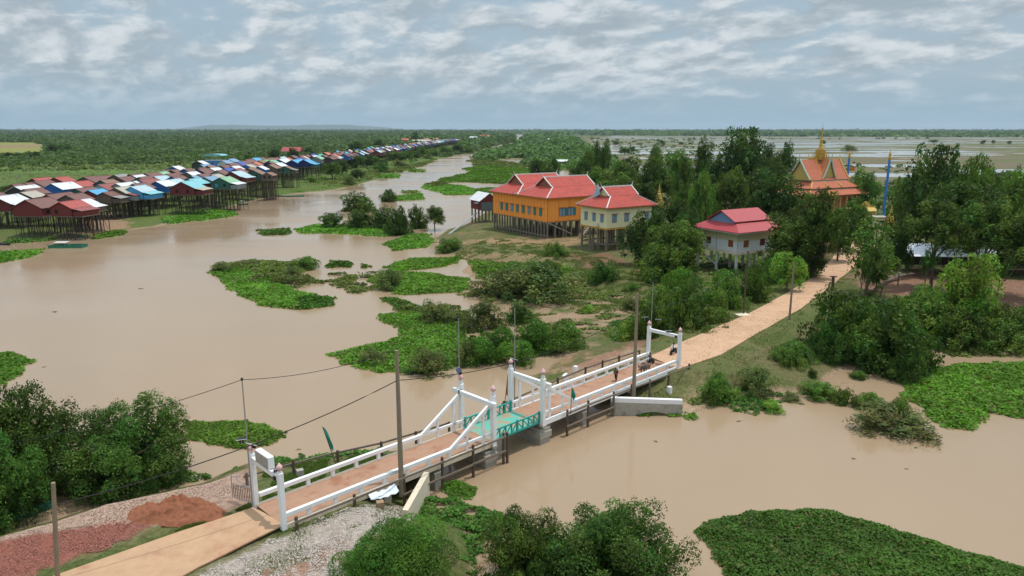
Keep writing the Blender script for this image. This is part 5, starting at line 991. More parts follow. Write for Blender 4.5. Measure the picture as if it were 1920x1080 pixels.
# the rest of the village: rows behind the water front, running away up the river
FRONT = [(215, -158), (250, -140), (300, -124), (380, -120), (500, -143), (620, -130), (800, -126), (1100, -130), (1500, -128), (1750, -118)]
fy, fx = zip(*FRONT); cols = ['brown']*9+['rusty']*3+['royal blue']*4+['white']*3+['pale blue']*2+['sky blue']*3+['dark red']*2+['orange']*2+['green', 'lime', 'beige', 'grey']
wcs = ['navy', 'blue', 'dark red', 'wood', 'wood', 'green', 'grey', 'dark red']
yy = 214.0
while yy < 1720:
    depth = 4 if yy < 330 else 3 if yy < 520 else 2
    for k in range(depth+1):
        if k == 0 and yy < 470: continue
        X = float(np.interp(yy, fy, fx))-4-10.2*k+rdv.uniform(-1, 1); Y = yy+rdv.uniform(-1.2, 1.2)
        if any(abs(X-a) < 8.0 and abs(Y-b) < 9.2 for a, b in placed): continue
        if yy > 620 and rdv.random() < .18: continue
        ln = ('grey', 'wood') if (k == 0 and rdv.random() < .35 and yy < 600) else None
        pal = cols if yy > 430 else ['brown']*6+['beige', 'grey', 'white', 'dark red', 'rusty']
        house(X, Y, rdv.choice((0, 1, 2, 0)), rdv.choice(pal), rdv.choice(wcs), R(rdv.uniform(-8, 5)), ln, 2 if (k == 0 and Y < 430) else 1 if Y < 600 else 0, float(np.interp(Y, [220, 300, 400, 800], [6.1, 7, 8.2, 8]))); placed.append((X, Y))
    yy += 10.6+(yy > 620)*3
def label_houses():
    from collections import defaultdict
    G = defaultdict(list)
    for T, r, wl in HOUSES: G[(r, wl)].append(T)
    for (r, wl), L_ in G.items():
        L_.sort(key=lambda T: Q(T.location.x, T.location.y, 9)[0])
        for i, T in enumerate(L_):
            tag(T, ('only stilt house in the village with %s roof and %s walls' % (r, wl)) if len(L_) == 1 else ('stilt house with %s roof and %s walls, %s from left so coloured' % (r, wl, ordn(i+1))), 'house', 'stilt houses of the river village')
label_houses()
def simple_building(px, py, z, w_, d, h, rise, wallm, roofm, label, rz=0., flat=False, name='building', wins=3):
    X, Y = P(px, py, z); T = empty(name, (X, Y, z), rz); MB().box((0, d/2, h/2), (w_, d, h)).build('wall', wallm, T)
    mb = MB(); o = .5
    if flat: mb.box((0, d/2, h+.1), (w_+1, d+1, .2))
    else:
        for s in (-1, 1): mb.prism([(-w_/2-o, d/2, h+rise), (-w_/2-o, d/2+s*(d/2+o), h-.1), (-w_/2-o, d/2+s*(d/2+o), h), (-w_/2-o, d/2, h+rise+.1)][::-s], (w_+2*o, 0, 0))
        for s in (-1, 1): mb.prism([(s*w_/2-.05, 0, h), (s*w_/2-.05, d, h), (s*w_/2-.05, d/2, h+rise)], (.1, 0, 0))
    mb.build('roof', roofm, T)
    for k in range(wins): MB().box((-w_/2+w_*(k+.5)/wins, -.03, h*.5), (min(1.4, w_/wins*.5), .08, h*.35)).build('window', M_void, T)
    return tag(T, label, 'building')
# blue two-storey building with a roof terrace under a pale canopy
def blue_block():
    X, Y = P(400, 330, .9); X, Y = P(400, 311, 6.0); T = empty('blue_building', (X, Y, .9), R(-3)); wb = mat('bright_blue_wall', (.07, .26, .62), .7, .08, 2)
    MB().box((0, 5, 5.0), (12, 10, 8.0)).build('wall', wb, T); MB().box((0, 5, 9.1), (12.6, 10.6, .25)).build('terrace', M_white, T)
    for k in range(3): MB().box((-4.2+3.9*k, -.05, 7.0), (1.3, .1, 1.5)).build('window', mat('brown_shutter', (.12, .04, .03), .7), T); 
    MB().box((7.4, 5, 4.8), (2.6, 9, 7.4)).build('side_wing', mat('pale_blue_wall', (.25, .42, .55), .7, .1), T)
    for sx in (-5.4, 5.4):
        for yy_ in (.4, 9.6): MB().box((sx, yy_, 10.9), (.2, .2, 3.6)).build('column', M_metal, T)
    pr = [(-7.2, 12.6), (-5.6, 13.5), (0, 13.75), (5.6, 13.5), (7.2, 12.6)]
    mb = MB()
    for (a, za), (b, zb) in zip(pr, pr[1:]): mb.prism([(a, -.8, za), (b, -.8, zb), (b, -.8, zb+.12), (a, -.8, za+.12)], (0, 11.6, 0))
    mb.box((0, -.7, 12.75), (13.4, .08, .8)); mb.build('canopy', rmat('cyan'), T)
    rl = MB()
    for k in range(9): rl.box((-6+1.5*k, .1, 9.7), (.08, .08, 1))
    rl.box((0, .1, 10.2), (12, .08, .08)); rl.build('balustrade', M_white, T)
    tag(T, 'bright blue two storey building with a pale cyan canopy over its roof terrace', 'building')
blue_block()
tl = mat('clay_tiles', (.36, .10, .07), .8, .15, 2, wave=('Z', 6, .4)); ol = mat('orange_tiles', (.50, .20, .12), .8, .12, 2)
simple_building(545, 291, .9, 24, 18, 5, 5, wmat('white'), mat('broad_red_roof', (.34, .07, .07), .7, .12, 1), 'broad red hipped roof building standing inland behind the village')
simple_building(756, 268, .9, 26, 18, 6, 5, mat('peach_wall', (.5, .33, .2), .8), mat('coral_roof', (.52, .11, .08), .7), 'coral roofed hall rising inland behind the far village')
simple_building(790, 271, .9, 44, 20, 7, 4, wmat('white'), rmat('beige'), 'long beige roofed building in the far village')
simple_building(808, 268, .9, 36, 20, 8, 4, mat('peach_wall', (.5, .33, .2), .8), ol, 'pale orange tiled building in the far village')
simple_building(909, 262, .9, 34, 20, 9, 7, wmat('white'), mat('coral_roof', (.52, .11, .08), .7), 'small orange roofed pavilion by the far river bend')
simple_building(888, 264, .9, 26, 20, 8, 5, wmat('white'), rmat('white'), 'white roofed shed by the far river bend')
simple_building(1054, 308, .9, 10.5, 8, 2.6, 1.6, wmat('wood'), rmat('white'), 'small hut with a white metal roof among the marsh trees')
simple_building(1025, 265, .9, 18, 12, 5, 3, wmat('white'), rmat('white'), 'tiny white roofed hut in the far scrub belt')
simple_building(655, 247.4, 0, 330, 60, 26, 18, mat('peach_wall', (.5, .33, .2), .8), ol, 'long low pinkish building on the horizon', wins=0)
simple_building(694, 246.9, 0, 130, 60, 30, 22, mat('peach_wall', (.5, .33, .2), .8), mat('coral_roof', (.52, .11, .08), .7), 'small reddish building on the horizon', wins=0)
simple_building(492, 247.6, 0, 100, 50, 18, 8, wmat('white'), ol, 'pale building on the horizon above the woodland', wins=0)
# village power poles
for i, (px, py, yt) in enumerate([(38, 366, 326), (117, 352, 306), (250, 340, 301), (283, 336, 308), (328, 327, 293), (403, 318, 284), (440, 310, 282), (480, 306, 276), (500, 302, 282), (402+110, 296, 270), (600, 288, 265), (636, 284, 262), (655, 281, 260)]):
    utility_pole(px, py, 3.0, yt, 'grey village power pole with crossarm, %s from the left' % ordn(i+1), (.2, .13), M_conc, 1, 'power poles of the village')
# ------------------------------------------------------------------ boats and shore things
def boat(px, py, L_, w_, rz, m, label, canopy=False):
    X, Y = P(px, py, 0); T = empty('boat', (X, Y, .0), rz); mb = MB(); n = 10; V = []; F = []
    for i in range(n+1):
        t = i/n*2-1; hw = w_/2*(1-abs(t)**2.6)+.04; zt = .42+.35*abs(t)**3; V += [(t*L_/2, -hw, zt), (t*L_/2, -hw*.55, -.1), (t*L_/2, hw*.55, -.1), (t*L_/2, hw, zt)]
    for i in range(n):
        for k in range(3): a = i*4+k; F.append((a, a+1, a+5, a+4))
    mb.add(V, F); o = mb.build('hull', m, T); md = o.modifiers.new('s', 'SOLIDIFY'); md.thickness = .08
    for k in (-.4, 0, .4): MB().box((k*L_*.6, 0, .32), (.25, w_*.8, .06)).build('thwart', M_woodg, T)
    if canopy:
        MB().box((0, 0, 1.7), (L_*.35, w_*1.1, .08)).build('canopy', rmat('white'), T)
        for a in (-1, 1):
            for b in (-1, 1): MB().box((a*L_*.16, b*w_*.45, 1.0), (.07, .07, 1.4)).build('canopy_post', M_woodg, T)
    return tag(T, label, 'boat', 'boats along the village shore')
MG = mat('boat_green', (.03, .17, .13), .6, .2); MBk = mat('boat_dark', (.03, .035, .04), .6, .2); MBl = mat('boat_blue', (.05, .18, .38), .6, .2)
boat(545, 368.5, 13, 1.9, R(2), MG, 'long green wooden boat moored below the navy village house')
boat(497, 366.5, 10, 1.5, R(3), MG, 'dark green boat half hidden by weeds at the village shore')
boat(455, 384, 4.5, 1.4, R(4), MG, 'small white and green boat on open water by the village', True)
boat(469, 376, 4, 1.2, R(0), MG, 'tiny teal boat at the edge of the shore weeds')
boat(295, 418, 8, 1.6, R(3), MG, 'green netted boat in front of the bright shore mat')
boat(62, 449, 4, 1.1, R(35), MBl, 'small blue boat pulled up under the left village houses')
boat(138, 446, 7, 1.1, R(6), MG, 'narrow green boat at the left village shore')
boat(240, 420, 9, 1.2, R(4), MBk, 'long dark boat below the village stilts')
boat(8, 459, 5, 1.3, R(-20), MBk, 'black boat on the mud at the left edge')
boat(808, 294.5, 42, 6, R(2), MG, 'big green boat moored at the far village landing', True)
boat(973, 489, 3.6, 1.0, R(-30), M_woodg, 'old grey dugout boat lying below the orange hall')
boat(20, 975, 6, 1.3, R(40), MG, 'green boat hidden beneath the near left corner trees')
def cage():
    X, Y = P(128, 464, 0); T = empty('fish_cage', (X, Y, 0), R(3)); net = mat('green_net', (.03, .16, .10), .9)
    for a, b, c, d in ((0, -1.7, 9, .12), (0, 1.7, 9, .12), (-4.5, 0, .12, 3.4), (4.5, 0, .12, 3.4), (0, 0, .12, 3.4)): MB().box((a, b, .45), (c, d, .7)).build('net_panel', net, T)
    for k in range(5): MB().tube([(-4.5+k*2.25, -1.7, -.3), (-4.5+k*2.25, -1.7, 1.3)], .07, 5).build('stake', M_woodg, T)
    MB().box((-1.8, .2, 1.5), (3.4, 2.2, .08)).build('canopy', rmat('white'), T); tag(T, 'floating green net fish cage with a small white roof near the left shore', 'fish cage')
cage()
def tractor():
    X, Y = P(168, 414, 1.0); T = empty('tractor', (X, Y, 1.0), R(20)); b = mat('tractor_body', (.20, .15, .12), .8, .3)
    MB().box((0, 0, 1.2), (2.4, .8, .8)).box((-.2, 0, .95), (3.6, .5, .3)).build('body', b, T, bevel=.06); MB().box((-.9, 0, 2.6), (1.8, 1.5, .1)).build('roof', M_black, T)
    for sx, r in ((-.9, .75), (1.1, .5)):
        for sy in (-.75, .75): MB().tube([(sx, sy-.15, r), (sx, sy+.15, r)], r, 14).build('wheel', M_black, T)
    for sx in (-1.6, -.2):
        for sy in (-.6, .6): MB().box((sx, sy, 1.9), (.07, .07, 1.4)).build('post', M_black, T)
    tag(T, 'old muddy tractor parked under the houses at the left shore', 'tractor')
tractor()
# ------------------------------------------------------------------ halls, temple and other large buildings
M_pil = mat('old_pillar_concrete', (.20, .16, .125), .9, .3, 1.5, bump=.3)
M_redt = mat('red_tiles', (.44, .075, .055), .6, .22, 1.1, col2=(.31, .06, .05), c2amt=.52, c2scale=.5, wave=('Z', 2.6, .9), spec=.3)
M_redm = mat('red_metal_roof', (.40, .055, .060), .5, .06, 1.0, wave=('X', 3, .4), spec=.4)
M_orange = mat('orange_wall', (.92, .34, .06), .8, .08, .6, col2=(.84, .30, .055), c2amt=.6)
M_yellow = mat('pale_yellow_wall', (.76, .69, .42), .8, .06, .8)
M_ochre = mat('ochre_band', (.50, .27, .05), .8, .1)
M_trim = mat('white_trim', (.66, .64, .60), .7, .12, 3)
M_shg = mat('green_shutter', (.05, .22, .20), .7, .1); M_shb = mat('grey_blue_shutter', (.20, .29, .38), .7, .1)
M_pink2 = mat('brown_gablet', (.26, .12, .07), .8, .3, 8)
def solve_len(o, d, px, z):
    lo, hi = .1, 80; f = lambda t: Q(o[0]+d[0]*t, o[1]+d[1]*t, z)[0]
    up = f(hi) > f(lo)
    for _ in range(50):
        m_ = (lo+hi)/2
        if (f(m_) < px) == up: lo = m_
        else: hi = m_
    return lo
def horn(parent, x, y, z, dx, s=1.0, m=None):
    MB().tube([(x, y, z-.1), (x+dx*.35*s, y, z+.25*s), (x+dx*.45*s, y, z+.7*s), (x+dx*.75*s, y, z+1.35*s)], [.13*s, .12*s, .08*s, .02], 6).build('ridge_horn', m or M_trim, parent)
def irimoya(T, L_, W_, y0, ze, zg, zr, g, o=1.0, roofm=None, gabm=None, horns=True, lift=0.0, name='roof', trim=True):
    """hip-and-gable roof, ridge along local x; block spans x 0..L_, y y0..y0+W_"""
    roofm = roofm or M_redt; yc = y0+W_/2; k = (W_/2+o)*(zr-zg)/(zr-ze)*.98; t = .14; th = Vector((0, 0, t))
    A = [(-o, y0-o, ze), (L_+o, y0-o, ze), (L_+o, y0+W_+o, ze), (-o, y0+W_+o, ze)]; Bq = [(g, yc-k, zg), (L_-g, yc-k, zg), (L_-g, yc+k, zg), (g, yc+k, zg)]
    mb = MB()
    for i in range(4): j = (i+1) % 4; mb.prism([A[i], A[j], Bq[j], Bq[i]], th)
    e = .5; zl = lift
    for s in (-1, 1): mb.prism([(g-e, yc+s*k, zg+zl+.06), (L_-g+e, yc+s*k, zg+zl+.06), (L_-g+e, yc, zr+zl+.06), (g-e, yc, zr+zl+.06)][::(1 if s < 0 else -1)], th)
    mb.build(name, roofm, T)
    MB().box((L_/2, yc, ze-.12), (L_+2*o-.3, W_+2*o-.3, .2)).build('eave_board', M_ochre if roofm is M_redt else M_trim, T)
    for x in (g+.05, L_-g-.05): MB().prism([(x, yc-k*.97, zg), (x, yc+k*.97, zg), (x, yc, zr-.05+zl)], (.08 if x < L_/2 else -.08, 0, 0)).build('gablet', gabm or M_pink2, T)
    if trim:
        tr = MB(); h = t+.1
        for sx, x in ((0, g-e), (1, L_-g+e)):
            for s in (-1, 1):
                tr.bar((x, yc+s*k, zg+h+zl), (x, yc, zr+h+zl), .3, .22)
                c = A[(0 if s < 0 else 3) if sx == 0 else (1 if s < 0 else 2)]; tr.bar((g if sx == 0 else L_-g, yc+s*k, zg+h-.05), (c[0], c[1], c[2]+h), .26, .2)
        tr.bar((g-e, yc, zr+h+zl), (L_-g+e, yc, zr+h+zl), .3, .3); tr.build('ridge_trim', M_trim, T)
    if horns:
        for x, d in ((g-e, -1), (L_-g+e, 1)): horn(T, x, yc, zr+.3+zl, d, .9)
        for sx, c in ((-1, A[0]), (1, A[1])): horn(T, c[0], c[1], c[2]+.15, sx, .55)
def windows(T, face, us, z, w_, h, m, L_=0, W_=0, hood=True, alt=None):
    for i, u in enumerate(us):
        mm = (alt if (alt and i % 3 == 2) else m)
        if face == 'y': c = (u, -.05, z); d = (w_, .14, h); hc = (u, -.18, z+h/2+.22); hd = (w_+.5, .45, .1)
        else: c = (-.05, u, z); d = (.14, w_, h); hc = (-.18, u, z+h/2+.22); hd = (.45, w_+.5, .1)
        f = MB().box(c, d).build('window', M_void, T)
        g = MB()
        for s in (-1, 1):
            cc = list(c); dd = list(d); ax = 0 if face == 'y' else 1; cc[ax] += s*w_*.27; dd[ax] = w_*.44; cc[1-ax] -= .06; dd[1-ax] = .08; g.box(cc, dd)
        g.build('shutter', mm, f)
        if hood: MB().box(hc, hd).build('hood', mat('brown_hood', (.28, .13, .07), .8), f)
def orange_hall():
    gz = 1.2; c = P(1026, 451, gz); a = Vector((.83, .555, 0)).normalized(); b = Vector((-.555, .83, 0)).normalized(); rz = math.atan2(a.y, a.x)
    s = Q(c[0], c[1], gz)[2]*cp; zf = gz+33.4/s; ze = zf+43.5/s
    T = empty('orange_hall', (c[0], c[1], 0), rz); W2 = solve_len(c, b, 925, (zf+ze)/2); L_ = solve_len(c, a, 1146, ze)
    MB().box((L_/2, W2/2, (zf+ze)/2), (L_, W2, ze-zf)).build('wall', M_orange, T)
    bd = MB()
    for k in range(19): bd.box((-.04, W2*k/18*.999, (zf+ze)/2), (.1, .18, ze-zf-.1))
    for k in range(7): bd.box((L_*k/6*.999, -.04, (zf+ze)/2), (.18, .1, ze-zf-.1))
    bd.box((-.05, W2/2, zf+.2), (.12, W2, .35)); bd.box((L_/2, -.05, zf+.2), (L_, .12, .35)); bd.box((-.05, W2/2, zf+3.9), (.08, W2, .1)); bd.build('wall_ribs', mat('orange_rib', (.78, .27, .045), .8), T)
    windows(T, 'x', [W2*(k+.5)/8*.82+1.8 for k in range(8)], zf+2.6, 1.35, 2.1, M_shg, alt=M_shb)
    windows(T, 'y', [5.2, 8.3, 14.5, 17.5], zf+2.6, 1.9, 2.2, M_shb); windows(T, 'y', [6.75, 9.8], zf+2.6, 1.0, 2.2, M_shg, hood=False)
    zr = ze+5.3
    irimoya(T, L_, W2/2, 0, ze, ze+2.7, zr, 4.3, 1.0); irimoya(T, L_-1, W2/2-.2, W2/2+.2, ze, ze+2.7, zr, 4.0, 1.0)
    for i, k in enumerate(range(20)):
        for j in range(4):
            if i % 2 and j: continue
            MB().box((L_*j*.28+.25, .25+(W2-.5)*k/19, (zf+gz)/2-.3), (.38, .38, zf-gz+.6)).build('pillar', M_pil, T)
    for k in range(1, 8): MB().box((L_*k/8, .25, (zf+gz)/2-.3), (.4, .4, zf-gz+.6)).build('pillar', M_pil, T)
    MB().box((.25, W2/2, gz+1.2), (.28, W2, .3)).build('tie_beam', M_pil, T); MB().bar((.3, .1, zf-.2), (9, .1, gz+1.2), .2, .25).build('brace', M_conc, T)
    MB().box((L_/2, W2/2, zf-.2), (L_-.4, W2-.4, .3)).build('floor_slab', M_conc, T)
    st = MB()
    for k in range(10): st.box((9.5+k*.45, -2.8, gz+.2+k*.42), (.5, 2.4, .2))
    st.build('stairs', mat('stair_tan', (.42, .30, .18), .9, .2), T); MB().bar((9.2, -4.1, gz+.9), (14, -4.1, gz+5.3), .12, .2).build('stair_rail', M_trim, T)
    tag(T, 'large orange hall on concrete stilts under a double red tiled roof', 'hall')
    # stage shed with white roof on posts at its left end
    X, Y = P(904, 425, .3); S_ = empty('stilt_shed', (X, Y, .2), rz-R(8)); zf2 = 5.6
    for i in range(3):
        for j in range(4): MB().box((i*2.6, j*2.9, 2.3), (.4, .4, 7)).build('pillar', M_pil, S_)
    MB().box((2.6, 4.3, zf2+1.7), (6.0, 8.8, 3.4)).build('wall', wmat('dark red'), S_)
    MB().box((2.2, -.15, zf2+1.2), (5.0, .1, 3.0)).build('grey_panel', mat('slate_sheet', (.12, .15, .16), .7), S_)
    mb = MB()
    for s in (-1, 1): mb.prism([(2.6, -.6, zf2+5.6), (2.6+s*3.8, -.6, zf2+3.0), (2.6+s*3.8, -.6, zf2+3.1), (2.6, -.6, zf2+5.7)][::s], (0, 10, 0))
    mb.build('roof', rmat('white'), S_); MB().prism([(-.2, -.2, zf2+3.3), (5.4, -.2, zf2+3.3), (2.6, -.2, zf2+5.4)], (0, .1, 0)).build('gable', wmat('dark red'), S_)
    MB().bar((-1.4, 2, zf2+2.2), (.0, 2, zf2+3.1), 3.4, .1).build('awning', M_metal, S_)
    tag(S_, 'dark red shed with a white roof on tall posts left of the orange hall', 'shed')
    G = empty('gangway', (X-2, Y+2, 0)); e = P(838, 443, .2); MB().bar((0, 0, 4.6), (e[0]-X+2, e[1]-Y-2, .4), .8, .12).build('ramp', M_metal, G); tag(G, 'long sloping gangway from the white roofed shed down to the marsh', 'gangway')
orange_hall()
def yellow_hall():
    gz = 1.3; c = P(1136, 474, gz); a = Vector((.83, .555, 0)).normalized(); b = Vector((-a.y, a.x, 0)); rz = math.atan2(a.y, a.x)
    s = Q(c[0], c[1], gz)[2]*cp; zf = gz+43/s; ze = zf+38.5/s; T = empty('yellow_hall', (c[0], c[1], 0), rz)
    W_ = solve_len(c, b, 1089, zf+2); L_ = solve_len(c, a, 1222, ze)
    MB().box((L_/2, W_/2, (zf+ze)/2), (L_, W_, ze-zf)).build('wall', M_yellow, T)
    MB().box((L_/2, W_/2, zf+.02), (L_+.3, W_+.3, .45)).build('base_band', M_ochre, T)
    windows(T, 'x', [W_*.18, W_*.48, W_*.79], zf+2.6, 1.15, 1.9, M_shb); windows(T, 'y', [2.6, 6.8, 14], zf+2.6, 1.5, 1.95, M_shb)
    MB().box((-.3, W_*.33, zf+1.0), (.5, .9, .8)).build('air_unit', M_trim, T)
    zr = ze+4.7; irimoya(T, L_, W_, 0, ze, ze+2.5, zr, 3.2, 1.0, gabm=M_yellow)
    MB().prism([(2.2, W_/2+.4, ze+3.0), (2.2, W_/2+3.4, ze+1.6), (2.2, W_/2+1.3, zr+1.0)], (.15, 0, 0)).build('blue_gable', mat('pale_blue_gable', (.35, .50, .60), .7), T)
    for i in range(5):
        for j in range(4):
            MB().box((.3+(L_-.6)*i/4, .3+(W_-.6)*j/3, (zf+gz)/2-.4), (.42, .42, zf-gz+.8)).build('pillar', M_pil, T)
    for y in (.3, W_-.3): MB().box((L_/2, y, gz+2.0), (L_, .25, .3)).build('tie_beam', M_pil, T)
    MB().box((.3, W_/2, gz+2.0), (.25, W_, .3)).build('tie_beam', M_pil, T)
    for k in range(5): MB().tube([(-1.2-k*.12, W_*.35+k*.28, gz-.1), (.2, W_*.45+k*.28, gz+3.4)], .09, 5).build('leaning_pole', M_woodg, T)
    tag(T, 'pale yellow hall on tall concrete stilts with a red tiled roof', 'hall')
yellow_hall()
def red_house():
    gz = 2.0; zc = P(1382, 476, 6.2); zf = 6.2; c = zc; a = Vector((.86, .51, 0)).normalized(); b = Vector((-a.y, a.x, 0)); rz = math.atan2(a.y, a.x)
    T = empty('white_stilt_house', (c[0], c[1], 0), rz); W_ = solve_len(c, b, 1304, zf); L_ = solve_len(c, a, 1462, zf); ze = zf+4.5; g0 = 1.1
    MB().box((L_/2, W_/2, zf-.15), (L_, W_, .35)).build('veranda_floor', M_cream, T)
    MB().box((L_/2+.2, W_/2, zf+1.15), (L_-2*g0, W_-2*g0, 2.3)).build('wall', mat('pale_blue_white_wall', (.68, .72, .72), .8, .1), T)
    MB().box((L_/2+.2, W_/2, zf+3.4), (L_-2*g0+.1, W_-2*g0+.1, 2.2)).build('upper_wall', mat('cream_boards', (.62, .57, .36), .8, .1, wave=('X', 4, .3)), T)
    for f, us, ms in (('x', [W_*.25, W_*.78], ('orange', 'dark')), ('y', [L_*.28, L_*.66], ('orange', 'dark'))):
        for u, k in zip(us, ms):
            m = mat('window_'+k, (.28, .08, .03) if k == 'orange' else (.13, .015, .02), .7)
            if f == 'x': MB().box((g0+.14, u, zf+1.75), (.12, 1.3, 1.5)).build('window', m, T)
            else: MB().box((u, g0-.06, zf+1.75), (1.4, .12, 1.5)).build('window', m, T)
    irimoya(T, L_, W_, 0, ze, ze+1.5, ze+3.7, 1.4, 1.0, roofm=M_redm, gabm=mat('blue_gable', (.16, .27, .42), .7), horns=False, lift=.35, trim=False)
    rl = MB()
    for k in range(12): rl.box((.08, W_*k/11, zf+.5), (.07, .07, 1))
    for k in range(10): rl.box((L_*k/9, .08, zf+.5), (.07, .07, 1))
    for zz in (.35, .68, 1.0): rl.box((.08, W_/2, zf+zz), (.06, W_, .06)); rl.box((L_/2, .08, zf+zz), (L_, .06, .06))
    rl.build('railing', M_trim, T)
    for y in (0.1, W_/2, W_-.1): MB().box((.1, y, (zf+ze)/2), (.1, .1, ze-zf)).build('post', M_metal, T)
    for i in range(4):
        for j in range(3): MB().box((.5+(L_-1)*i/3, .5+(W_-1)*j/2, zf/2-.3), (.45, .45, zf-.2)).build('pillar', M_trim, T)
    MB().bar((.5, W_-.5, zf-.4), (.5, W_/2, gz+.8), .2, .25).build('brace', M_trim, T); MB().bar((.5, .5, zf-1.8), (.5, W_-1, gz-.4), .18, .22).build('brace', M_woodg, T)
    tag(T, 'white and cream stilt house with a two tiered pinkish red metal roof by the road', 'house')
red_house()
def temple():
    gz = 3.0; cx, cy = P(1528, 403, gz); a = Vector((.883, .47, 0)); rz = math.atan2(a.y, a.x); T = empty('temple', (cx, cy, 0), rz)
    sc = Q(cx, cy, 10)[2]
    Mt = mat('temple_tiles', (.50, .155, .085), .6, .10, 1.5, wave=('Z', 2.4, .9)); Mp = mat('pink_wall', (.52, .22, .16), .8, .1); Mg = M_goldd; Mc = mat('pale_green_trim', (.35, .50, .42), .7, .1)
    MB().box((0, 0, gz+.2), (27, 17, 1.4)).build('plinth', M_cream, T); MB().box((0, 0, 7.5), (19, 9.5, 6.6)).build('wall', Mp, T)
    for sx in range(9):
        for sy in (-1, 1): MB().lathe([(.42, 0), (.34, .5), (.30, 4.9), (.5, 5.5), (.62, 6.0)], (-12.4+sx*3.1, sy*7.3, gz+1.0), 10).build('column', mat('yellow_column', (.55, .36, .12), .7, .1), T)
    for sy in range(1, 4):
        for sx in (-1, 1): MB().lathe([(.42, 0), (.34, .5), (.30, 4.9), (.5, 5.5), (.62, 6.0)], (sx*12.4, -7.3+sy*3.65, gz+1.0), 10).build('column', mat('yellow_column', (.55, .36, .12), .7, .1), T)
    MB().box((0, 0, 10.3), (25.6, 15.4, .6)).build('entablature', mat('pink_beam', (.50, .24, .16), .7, .2), T)
    def skirt(x0, y0, z0, x1, y1, z1, nm):
        mb = MB(); A = [(-x0, -y0, z0), (x0, -y0, z0), (x0, y0, z0), (-x0, y0, z0)]; B_ = [(-x1, -y1, z1), (x1, -y1, z1), (x1, y1, z1), (-x1, y1, z1)]
        for i in range(4): j = (i+1) % 4; mb.prism([A[i], A[j], B_[j], B_[i]], (0, 0, .14))
        mb.build(nm, Mt, T)
        tr = MB()
        for i in range(4): tr.bar(Vector(A[i])+Vector((0, 0, .2)), Vector(B_[i])+Vector((0, 0, .2)), .35, .3)
        tr.build('hip_trim', M_gold, T)
        for i in range(2):
            sx = (-1, 1)[i]; horn(T, A[i][0], A[i][1], A[i][2]+.2, sx, 1.1, M_gold)
    skirt(14.6, 9.2, 10.6, 11.6, 6.9, 12.4, 'lower_roof'); MB().box((0, 0, 12.75), (22.4, 13.2, .7)).build('clerestory', Mc, T)
    skirt(11.9, 7.2, 12.9, 8.6, 4.8, 15.0, 'middle_roof'); MB().box((0, 0, 15.4), (16.6, 9.2, .8)).build('clerestory', Mc, T)
    for x in (-3.4, 3.4): MB().bar((x, -7.3, 13.2), (x, -4.7, 15.1), .35, .35).build('roof_rib', M_gold, T); horn(T, x, -7.3, 13.3, (1 if x > 0 else -1), 1.0, M_gold)
    def gable(L_, wd, z0, z1, axis, nm, dx=0, o=.6):
        mb = MB(); 
        for s in (-1, 1):
            q = [(-L_/2-o+dx, s*(wd/2), z0), (L_/2+o+dx, s*(wd/2), z0), (L_/2+o+dx, s*wd*.22, z0+(z1-z0)*.52), (L_/2+o+dx, 0, z1), (-L_/2-o+dx, 0, z1), (-L_/2-o+dx, s*wd*.22, z0+(z1-z0)*.52)]
            q1 = [q[0], q[1], q[2], q[5]]; q2 = [q[5], q[2], q[3], q[4]]
            for qq in (q1, q2):
                if axis: qq = [(y, x, z) for x, y, z in qq]
                mb.prism(qq, (0, 0, .13))
        mb.build(nm, Mt, T)
        for s in (-1, 1):
            x = s*(L_/2+dx*s); poly = [(x, -wd*.46, z0), (x, wd*.46, z0), (x, wd*.20, z0+(z1-z0)*.50), (x, 0, z1-.3), (x, -wd*.20, z0+(z1-z0)*.50)]; off = (.15, 0, 0)
            if axis: poly = [(y, xx, z) for xx, y, z in poly]; off = (0, .15, 0)
            MB().prism(poly, off).build('gable_panel', Mg, T)
            tr = MB(); xx = x+s*o
            for t_ in (-1, 1):
                p0, p1, p2 = (xx, t_*wd*.5, z0+.2), (xx, t_*wd*.22, z0+(z1-z0)*.52+.25), (xx, 0, z1+.25)
                if axis: p0, p1, p2 = [(y, x_, z) for x_, y, z in (p0, p1, p2)]
                wt = .4 if nm != 'stepped_roof' else .22; tr.bar(p0, p1, wt, wt); tr.bar(p1, p2, wt, wt)
            tr.build('gable_trim', Mc if nm != 'stepped_roof' and s < 0 else M_gold, T)
            hp = (xx, 0, z1+.3); 
            pts = [(xx-s*.2, 0, z1), (xx+s*.3, 0, z1+.8), (xx+s*.2, 0, z1+1.5), (xx+s*.7, 0, z1+2.5)]
            if axis: pts = [(y, x_, z) for x_, y, z in pts]
            MB().tube(pts, [.16, .15, .1, .02], 6).build('ridge_horn', M_gold, T)
            for t_ in (-1, 1):
                pts = [(xx, t_*wd*.48, z0), (xx, t_*wd*.56, z0+.5), (xx, t_*wd*.55, z0+1.3)]
                if axis: pts = [(y, x_, z) for x_, y, z in pts]
                MB().tube(pts, [.2, .18, .03], 6).build('corner_horn', M_gold, T)
    gable(18.6, 9.6, 15.5, 22.2, False, 'main_roof'); gable(8.4, 6.4, 15.6, 22.4, True, 'cross_roof', 0, .4)
    for k, (w2, dz) in enumerate(((7.6, .25), (5.8, .5), (4.2, .8))):
        gable(5.2-k*1.3, w2, 16.2+dz, 22.2+dz, False, 'stepped_roof', 0, .2); gable(6.0-k*1.5, w2*.72, 16.2+dz, 22.2+dz, True, 'stepped_roof', 0, .2)
    MB().box((0, 0, 23.7), (2.3, 2.3, 3.2)).box((0, 0, 24.6), (2.7, 2.7, .3)).box((0, 0, 25.5), (2.5, 2.5, .3)).build('spire_base', M_gold, T)
